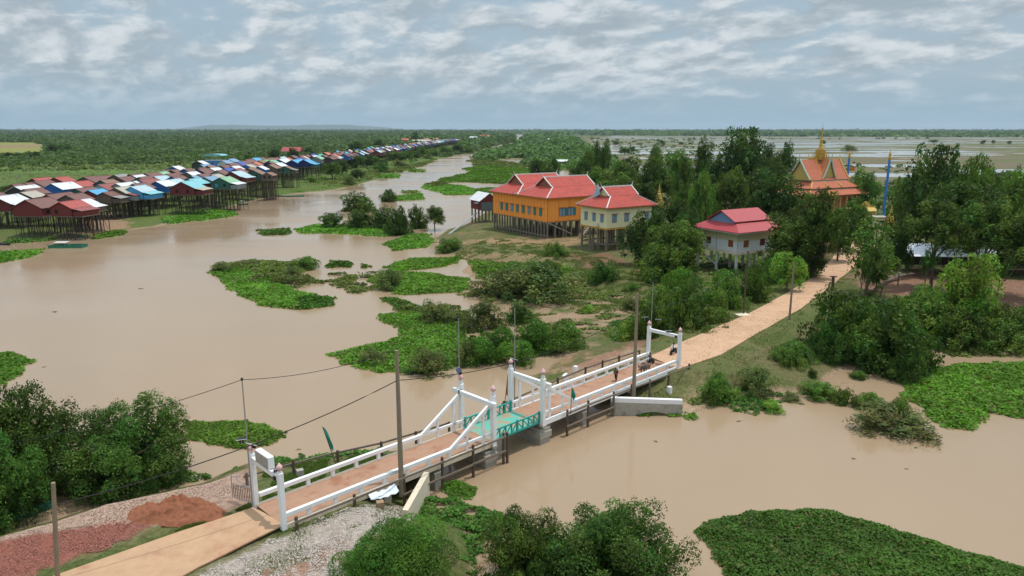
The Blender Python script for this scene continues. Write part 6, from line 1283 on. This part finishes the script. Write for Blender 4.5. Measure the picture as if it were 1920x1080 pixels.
    MB().lathe([(.95, 25.5), (.8, 26.4), (.6, 26.8), (.64, 27.2), (.46, 27.7), (.5, 28.1), (.48, 28.5), (.5, 28.9), (.28, 29.4), (.30, 30), (.15, 30.6), (.2, 31.2), (.10, 32), (.12, 32.6), (.04, 33.8), (.02, 35)], n=12).build('spire', M_gold, T)
    tag(T, 'ornate temple with tiered orange tiled roofs, gold gables and a tall gold spire', 'temple')
temple()
def stupa(px, py, z, ytop, label, m=None, plinth=True):
    X, Y = P(px, py, z); s = Q(X, Y, z)[2]*cp; h = (py-ytop)/s; T = empty('stupa', (X, Y, z)); m = m or M_gold
    MB().box((0, 0, h*.06), (h*.42, h*.42, h*.12)).box((0, 0, h*.16), (h*.36, h*.36, h*.09)).box((0, 0, h*.24), (h*.3, h*.3, h*.08)).build('plinth', m, T, bevel=.03)
    MB().lathe([(h*.14, h*.28), (h*.15, h*.34), (h*.11, h*.45), (h*.09, h*.5), (h*.10, h*.53), (h*.06, h*.58), (h*.065, h*.62), (h*.04, h*.7), (h*.03, h*.8), (h*.012, h*.92), (.02, h)], n=12).build('bell', m, T)
    return tag(T, label, 'stupa', 'gold stupas around the temple')
stupa(1235, 388, 1.8, 344, 'gold tiered stupa rising right behind the yellow hall roof')
stupa(1262, 384, 1.8, 355, 'small gold stupa beside the taller one behind the yellow hall')
stupa(1273, 388, 1.8, 362, 'smallest gold stupa among the trees near the white tank')
stupa(1668, 425, 3.2, 384, 'gold stupa at the foot of the nearer blue flag column')
simple_building(1615, 408, 3.2, 9, 3, 2.2, 1.0, mat('temple_yellow', (.55, .38, .12), .8, .1), mat('temple_yellow', (.55, .38, .12), .8, .1), 'low ochre shrine wall between the temple and the blue flag column', wins=0)
simple_building(1635, 424, 3.2, 11, 4, 2.6, .3, M_yellow, M_conc, 'pale shrine building with a dark roof behind the temple trees', flat=True, wins=2)
def shrine_arch():
    X, Y = P(1622, 405, 3.4); T = empty('ornate_wall', (X, Y, 3.4), .2); m = mat('temple_ochre', (.58, .38, .09), .7, .15)
    pts = [(-4.2, 0, 0), (4.2, 0, 0), (4.2, 0, 2.2), (3.4, 0, 2.5), (2.6, 0, 3.4), (1.6, 0, 3.6), (.9, 0, 4.6), (0, 0, 5.0), (-.9, 0, 4.6), (-1.6, 0, 3.6), (-2.6, 0, 3.4), (-3.4, 0, 2.5), (-4.2, 0, 2.2)]
    MB().prism(pts, (0, .5, 0)).build('pediment', m, T); tag(T, 'scalloped ochre pediment wall right of the temple columns', 'wall')
shrine_arch()
def column_(px, py, z, ytop, label):
    X, Y = P(px, py, z); s = Q(X, Y, z)[2]*cp; h = (py-ytop)/s; T = empty('flag_column', (X, Y, z)); rg = .40
    MB().lathe([(rg*1.6, 0), (rg*1.6, .6), (rg, .9), (rg*.95, h*.84)], n=12).build('shaft', M_blue, T); MB().lathe([(rg*.95, h*.84), (rg*1.35, h*.87), (rg*.8, h*.9), (rg*1.1, h*.92), (.1, h*.96), (.05, h)], n=10).build('gold_top', M_gold, T)
    tag(T, label, 'column', 'blue flag columns at the temple')
column_(1583, 393, 3.2, 283, 'slimmer blue flag column right behind the temple roof')
column_(1656, 408, 3.2, 284, 'tall blue flag column against the trees right of the temple')
X, Y = P(1589, 393, 3.2); o = MB().box((0, 0, 0), (1.8, .1, 1.3)).build('temple_flag', mat('saffron_flag', (.6, .2, .03), .8, col2=(.5, .03, .03), c2amt=.5, c2scale=1), None, (X+.3, Y, 18.2)); tag(o, 'small red and yellow flag fluttering beside the slimmer blue column', 'flag')
def tank():
    X, Y = P(1276, 380, 1.8); T = empty('water_tank', (X, Y, 1.8)); 
    for a in (-1, 1):
        for b in (-1, 1): MB().bar((a*1.3, b*1.3, 0), (a*.9, b*.9, 7.5), .2, .2).build('leg', M_woodg, T)
    MB().lathe([(.2, 7.5), (1.3, 7.8), (1.4, 9), (1.35, 11.5), (.8, 12.4), (.1, 12.6)], n=14).build('tank', M_trim, T, smooth=True); MB().box((0, 0, 7.45), (2.6, 2.6, .15)).build('platform', M_woodg, T)
    tag(T, 'white water tank on a leggy tower among the trees behind the halls', 'water tank')
tank()
def market():
    X, Y = P(1700, 512, 3.3); rz = R(-3); T = empty('open_shelter', (X, Y, 3.3), rz); L_ = 36
    mb = MB(); mb.prism([(-.6, -1, 3.6), (-.6, 4.5, 5.4), (-.6, 4.5, 5.5), (-.6, -1, 3.7)], (L_+1, 0, 0)); mb.prism([(-.6, 4.5, 5.4), (-.6, 10, 3.6), (-.6, 10, 3.7), (-.6, 4.5, 5.5)], (L_+1, 0, 0)); mb.build('roof', mat('bright_sheet_roof', (.74, .78, .82), .4, .05, 1, wave=('X', 3, .4)), T)
    for i in range(10):
        for y in (0, 9): MB().box((i*L_/9, y, 1.8), (.25, .25, 3.7)).build('post', M_wood, T)
    for i in range(4): MB().box((3+i*9, 2, .7), (7.5, 1.4, .12)).build('bench', mat('plank_bench', (.34, .22, .15), .9, .2), T)
    MB().box((L_/2, 9.5, 1.6), (L_, .1, 3.0)).build('back_wall', wmat('black'), T)
    tag(T, 'long open shelter with a bright white metal roof under the right trees', 'shelter')
market()
def signboard():
    X, Y = P(1561, 476, 2.6); T = empty('signboard', (X, Y, 2.6), R(10)); m = mat('maroon_board', (.22, .06, .05), .8, .1)
    MB().box((0, 0, 1.35), (2.2, .08, 1.1)).build('board', m, T)
    for s in (-.9, .9): MB().box((s, .06, .7), (.1, .1, 1.6)).build('leg', M_wood, T)
    tag(T, 'small maroon signboard on two legs beside the road to the temple', 'sign')
signboard()
def stump():
    X, Y = P(1560, 545, 2.3); T = empty('lamp_stump', (X, Y, 2.2)); MB().tube([(0, 0, -.3), (.05, 0, 1.5), (0, 0, 2.7)], [.34, .30, .26], 8).build('stump', M_wood, T)
    MB().box((0, 0, 2.85), (1.3, .9, .06)).build('solar_panel', M_solar, T); MB().box((-.5, -.2, 1.6), (.5, .2, .4)).build('lamp_head', M_metal, T); tag(T, 'thick dark post carrying a solar lamp at the right road edge', 'lamp')
stump()
for k in range(7):
    a = P(1635+k*5, 545-k*3, 2.2); b = P(1690+k*4, 512+k*1.2, 3); o = MB().tube([(a[0], a[1], 2.2+.12*k), (b[0], b[1], 3.4+.05*k)], [.16, .12], 6).build('log', M_woodg); tag(o, 'long weathered log lying in the pile by the right dirt yard', 'log', 'logs piled beside the dirt yard')
# mound of red earth by the near road
def heap():
    n = 70; cx, cy = P(332, 958, 2.3); g = np.linspace(-1, 1, n); gx, gy = np.meshgrid(g, g, indexing='ij'); X = cx+gx*3.9; Y = cy+gy*2.1; r = np.hypot(gx, gy)+(fbm(X*.6, Y*.6, 3)-.5)*.5
    Z = 2.05+np.clip(1-r, -.1, 1)*1.5+(np.abs(fbm(X*1.6, Y*1.6, 4)-.5)*2.2-.3)*.75*np.clip(1.15-r, 0, 1)+(fbm(X*5, Y*5, 2)-.5)*.28*np.clip(1.15-r, 0, 1); V = np.stack([X, Y, Z], 2).reshape(-1, 3); i = (np.arange(n-1)[:, None]*n+np.arange(n-1)[None, :]).ravel()
    me = np_mesh('earth_heap', V, np.stack([i, i+n, i+n+1, i+1], 1), smooth=False); me.materials.append(mat('red_earth', (.25, .095, .05), .95, .3, 3, bump=.8, bscale=6))
    tag(link('earth_heap', me), 'heap of reddish earth beside the sandy road at the near left', 'earth heap')
heap()
# gravel, clods and litter lying on the banks
def pebbles(poly, z, n, s0, col, label, seed):
    rs = np.random.RandomState(seed); pw = np.array(PP(poly, z)); lo = pw.min(0); hi = pw.max(0); p = lo+rs.rand(n, 2)*(hi-lo); p = p[sdist(p, pw)+(fbm(p[:, 0], p[:, 1], 3)-.5)*2 > 0]; m_ = len(p); Z = height(p[:, 0], p[:, 1])+.03
    s = s0*rs.uniform(.4, 1.3, m_); o = np.array([(-1, -1, -.3), (1, -1, -.3), (1, 1, -.3), (-1, 1, -.3), (0, 0, .7)])*1.0; V = np.empty((m_, 5, 3)); a = rs.rand(m_)*6.28
    for k in range(5): V[:, k, 0] = p[:, 0]+(o[k, 0]*np.cos(a)-o[k, 1]*np.sin(a))*s; V[:, k, 1] = p[:, 1]+(o[k, 0]*np.sin(a)+o[k, 1]*np.cos(a))*s; V[:, k, 2] = Z+o[k, 2]*s
    F = np.array([(0, 1, 4), (1, 2, 4), (2, 3, 4), (3, 0, 4)]); F = (np.arange(m_)[:, None, None]*5+F[None]).reshape(-1, 3); c = np.repeat(np.array(col)*rs.uniform(.6, 1.35, (m_, 1)), 5, axis=0)
    me = np_mesh('gravel', V.reshape(-1, 3), F, c); m = MATS.get('peb')
    if not m:
        m = bpy.data.materials.new('pebble'); m.use_nodes = True; nt = m.node_tree; at = nt.nodes.new('ShaderNodeAttribute'); at.attribute_name = 'col'; nt.links.new(at.outputs[0], nt.nodes['Principled BSDF'].inputs['Base Color']); nt.nodes['Principled BSDF'].inputs['Roughness'].default_value = .95; MATS['peb'] = m
    me.materials.append(m); tag(link('gravel', me), label, 'gravel', None, 'stuff')
pebbles([(350, 1080), (540, 1000), (640, 962), (745, 915), (785, 905), (770, 950), (700, 1000), (640, 1050), (620, 1140), (350, 1140)], 2.1, 30000, .045, (.38, .33, .285), 'pale gravel and shells on the bank below the near bridge end', 51)
pebbles([(-60, 1030), (0, 1012), (130, 990), (265, 968), (280, 985), (200, 1025), (60, 1072), (-60, 1100)], 2.2, 22000, .04, (.24, .09, .065), 'loose dark red gravel spread beside the sandy road', 52)
pebbles([(0, 1002), (190, 944), (380, 903), (440, 885), (470, 930), (300, 968), (100, 1000), (0, 1015)], 2.0, 22000, .05, (.36, .25, .19), 'pinkish rubble along the edge of the near bank', 53)
# ------------------------------------------------------------------ people, buffalo, motorbikes
def skin(name, verts, edges, radii, m, parent, sub=1, root=0):
    me = bpy.data.meshes.new(name); me.from_pydata(verts, edges, []); o = link(name, me, parent, m); o.modifiers.new('skin', 'SKIN')
    for i, r in enumerate(radii): d = me.skin_vertices[0].data[i]; d.radius = (r, r) if not isinstance(r, tuple) else r; d.use_root = (i == root)
    s = o.modifiers.new('sub', 'SUBSURF'); s.levels = sub; s.render_levels = sub; return o
M_skin = mat('skin', (.26, .14, .09), .6); M_cl1 = mat('dark_cloth', (.025, .025, .03), .85, .2, 6); M_cl2 = mat('patterned_cloth', (.10, .10, .11), .85, .4, 8); M_hair = mat('dark_hair', (.01, .01, .01), .6)
def person(loc, rz, pose, label, seat=0.0, top=None, pants=None):
    T = empty('person', loc, rz); J = pose      # local: +x forward, +y left
    nm = list(J); V = [J[k] for k in nm]; ix = {k: i for i, k in enumerate(nm)}
    rad = dict(hip=.15, belly=.14, chest=.165, neck=.06, head=.10, crown=.085, shl=.075, shr=.075, ell=.045, elr=.045, wrl=.03, wrr=.03, pl=.035, pr=.035, hl=.10, hr=.10, kl=.065, kr=.065, al=.042, ar=.042, tl=.035, tr=.035)
    E_ = [('hip', 'belly'), ('belly', 'chest'), ('chest', 'neck'), ('neck', 'head'), ('head', 'crown'), ('chest', 'shl'), ('shl', 'ell'), ('ell', 'wrl'), ('wrl', 'pl'), ('chest', 'shr'), ('shr', 'elr'), ('elr', 'wrr'), ('wrr', 'pr'), ('hip', 'hl'), ('hl', 'kl'), ('kl', 'al'), ('al', 'tl'), ('hip', 'hr'), ('hr', 'kr'), ('kr', 'ar'), ('ar', 'tr')]
    R_ = [rad[k] for k in nm]; edges = [(ix[a], ix[b]) for a, b in E_]
    for side in ('l', 'r'):                   # five fingers per hand
        p_ = Vector(J['p'+side]); w_ = Vector(J['wr'+side]); d = (p_-w_).normalized(); up = Vector((0, 1, 0)) if abs(d.y) < .8 else Vector((1, 0, 0)); sd = d.cross(up).normalized()
        for k in range(5):
            off = (k-2)*.018; ln = (.05, .075, .085, .078, .06)[k]; b = len(V)
            if k == 0: V += [tuple(w_.lerp(p_, .5)+sd*.035), tuple(w_.lerp(p_, .5)+sd*.06+d*.04)]
            else: V += [tuple(p_+sd*off*-1+d*ln*.5), tuple(p_+sd*off*-1+d*ln*.9-up*.02)]
            R_ += [.010, .008]; edges += [(ix['p'+side], b), (b, b+1)]
    skin('body', V, edges, R_, M_skin, T, 1, ix['hip'])
    def cloth(nm_, keys, grow, m):
        vv = [J[k] for k in keys]; ii = {k: i for i, k in enumerate(keys)}; ee = [(ii[a], ii[b]) for a, b in E_ if a in ii and b in ii]; skin(nm_, vv, ee, [rad[k]+grow for k in keys], m, T, 1, 0)
    cloth('shirt', ['belly', 'chest', 'shl', 'ell', 'wrl', 'shr', 'elr', 'wrr'], .025, top or M_cl1); cloth('trousers', ['hip', 'hl', 'kl', 'al', 'hr', 'kr', 'ar', 'belly'], .025, pants or M_cl1)
    h = Vector(J['head']); c = Vector(J['crown']); ctr = h.lerp(c, .6)
    MB().lathe([(.05, -.06), (.115, -.03), (.125, .03), (.10, .10), (.03, .135)], (ctr.x-.02, ctr.y, ctr.z), 10).build('hair', M_hair, T, smooth=True)
    f = MB(); fx = Vector((1, 0, 0)); f.box((h.x+.10, h.y+.035, h.z+.03), (.02, .025, .012)).box((h.x+.10, h.y-.035, h.z+.03), (.02, .025, .012)).box((h.x+.095, h.y, h.z-.05), (.02, .05, .01)); f.build('face_features', M_hair, T); MB().box((h.x+.115, h.y, h.z), (.03, .025, .04)).build('nose', M_skin, T)
    return tag(T, label, 'person')
def stoop_walk():
    return dict(hip=(0, 0, .92), belly=(.03, 0, 1.08), chest=(.14, 0, 1.28), neck=(.24, 0, 1.42), head=(.30, 0, 1.50), crown=(.31, 0, 1.60), shl=(.15, .19, 1.32), ell=(.20, .24, 1.06), wrl=(.36, .20, .95), pl=(.43, .19, .93), shr=(.15, -.19, 1.32), elr=(.04, -.25, 1.10), wrr=(.12, -.24, .88), pr=(.14, -.24, .80), hl=(.02, .10, .86), kl=(.22, .11, .48), al=(.30, .11, .08), tl=(.44, .12, .04), hr=(0, -.10, .86), kr=(.02, -.11, .47), ar=(-.24, -.11, .12), tr=(-.12, -.12, .04))
def ride():
    return dict(hip=(0, 0, .82), belly=(.02, 0, .98), chest=(.06, 0, 1.22), neck=(.09, 0, 1.38), head=(.11, 0, 1.47), crown=(.10, 0, 1.58), shl=(.07, .19, 1.27), ell=(.26, .27, 1.06), wrl=(.46, .28, 1.05), pl=(.53, .28, 1.05), shr=(.07, -.19, 1.27), elr=(.26, -.27, 1.06), wrr=(.46, -.28, 1.05), pr=(.53, -.28, 1.05), hl=(.05, .12, .78), kl=(.38, .19, .68), al=(.26, .20, .30), tl=(.40, .20, .26), hr=(.05, -.12, .78), kr=(.38, -.19, .68), ar=(.26, -.20, .30), tr=(.40, -.20, .26))
back = BRZ+math.pi
def at(px, py, z=DZ): p_ = P(px, py, z); return (p_[0], p_[1], z)
W1 = person(at(1155, 714, DZ+.02), back+.35, stoop_walk(), 'stooping person in dark clothes walking across the bridge with a sack on the back')
b_ = MB().lathe([(.05, -.30), (.17, -.22), (.22, 0), (.17, .22), (.05, .32)], (0, 0, 0), 10).build('sack', M_cl2, None, None, 0, True); p_ = at(1155, 714, DZ); b_.location = (p_[0]-.14*math.cos(back+.35)*1, p_[1]-.14*math.sin(back+.35), DZ+1.22); b_.rotation_euler = (0, .5, back+.35); tag(b_, 'dark sack carried on the back of the stooping walker', 'sack')
def buffalo():
    T = empty('buffalo', at(1209, 700, DZ+.02), back+.12); m = mat('buffalo_hide', (.17, .115, .085), .85, .25, 3)
    V = [(-.75, 0, 1.10), (-.30, 0, 1.05), (.15, 0, 1.02), (.60, 0, 1.10), (.95, 0, 1.12), (1.22, 0, 1.08), (1.45, 0, .92), (1.62, 0, .78)]; r = [(.30, .34), (.36, .42), (.40, .46), (.34, .40), (.20, .24), (.15, .18), (.12, .14), (.085, .10)]
    E_ = [(i, i+1) for i in range(7)]
    for sx, top in ((-.72, 0), (.55, 3)):
        for sy in (-1, 1):
            b = len(V)
            if top == 0: V += [(sx, sy*.20, .88), (sx+.12, sy*.22, .60), (sx-.14, sy*.22, .38), (sx-.08, sy*.22, .10), (sx-.02, sy*.22, .02)]; r += [.20, .13, .075, .06, .075]
            else: V += [(sx, sy*.20, .80), (sx+.04, sy*.21, .55), (sx, sy*.21, .36), (sx+.02, sy*.21, .10), (sx+.06, sy*.21, .02)]; r += [.15, .11, .075, .06, .075]
            E_ += [(top, b)]+[(b+i, b+i+1) for i in range(4)]
    b = len(V); V += [(-1.03, 0, 1.02), (-1.12, 0, .65), (-1.10, 0, .40)]; r += [.04, .025, .04]; E_ += [(0, b), (b, b+1), (b+1, b+2)]
    skin('body', V, E_, r, m, T, 2, 2)
    for s in (-1, 1):
        MB().tube([(1.28, s*.10, 1.20), (1.16, s*.34, 1.28), (.95, s*.50, 1.30), (.72, s*.46, 1.34)], [.06, .05, .035, .01], 6).build('horn', M_black, T); MB().tube([(1.22, s*.12, 1.12), (1.20, s*.34, 1.06)], [.05, .08], 6).build('ear', m, T)
    tag(T, 'grey brown water buffalo walking onto the far bridge span', 'buffalo')
buffalo()
def bike(loc, rz, label, m):
    T = empty('motorbike', loc, rz)
    for x in (-.62, .62):
        w_ = MB(); w_.tube([(x, -.05, .30), (x, .05, .30)], .30, 16); w_.build('wheel', M_black, T)
    MB().bar((.62, 0, .30), (.42, 0, 1.0), .08, .08).build('fork', M_metal, T); MB().box((0, 0, .48), (.75, .26, .3)).bar((.1, 0, .55), (.42, 0, .85), .18, .16).build('body', m, T, bevel=.04)
    MB().box((-.25, 0, .74), (.75, .26, .12)).build('seat', M_black, T, bevel=.04); MB().bar((.42, -.33, 1.02), (.42, .33, 1.02), .04, .04).build('handlebar', M_metal, T); MB().box((.50, 0, .90), (.12, .24, .22)).build('headlight', M_trim, T, bevel=.04)
    MB().box((.66, 0, .58), (.5, .12, .05)).build('mudguard', m, T)
    return tag(T, label, 'motorbike')
mb_r = mat('bike_red', (.10, .02, .02), .4)
b1 = at(1219, 684); bike(b1, back, 'dark motorbike close behind the water buffalo', M_black); person((b1[0], b1[1], DZ), back, ride(), 'rider in patterned shirt on the motorbike behind the buffalo', top=M_cl2)
b2 = at(1263, 664); bike(b2, back, 'motorbike waiting just beyond the far gateway', M_black); person((b2[0], b2[1], DZ), back, ride(), 'rider in a white top on the motorbike beyond the far gateway', top=M_trim)
# ------------------------------------------------------------------ haze
def haze():
    m = bpy.data.materials.new('haze'); m.use_nodes = True; nt = m.node_tree; nt.nodes.clear(); o = nt.nodes.new('ShaderNodeOutputMaterial'); v = nt.nodes.new('ShaderNodeVolumePrincipled')
    v.inputs['Color'].default_value = (.72, .86, 1, 1); v.inputs['Density'].default_value = 3.2e-5; v.inputs['Anisotropy'].default_value = .2; nt.links.new(v.outputs[0], o.inputs['Volume'])
    tag(MB().box((0, 14000, 132), (80000, 29400, 269)).build('haze', m), 'thin bluish haze in the air over the whole plain', 'haze', None, 'stuff')
haze()
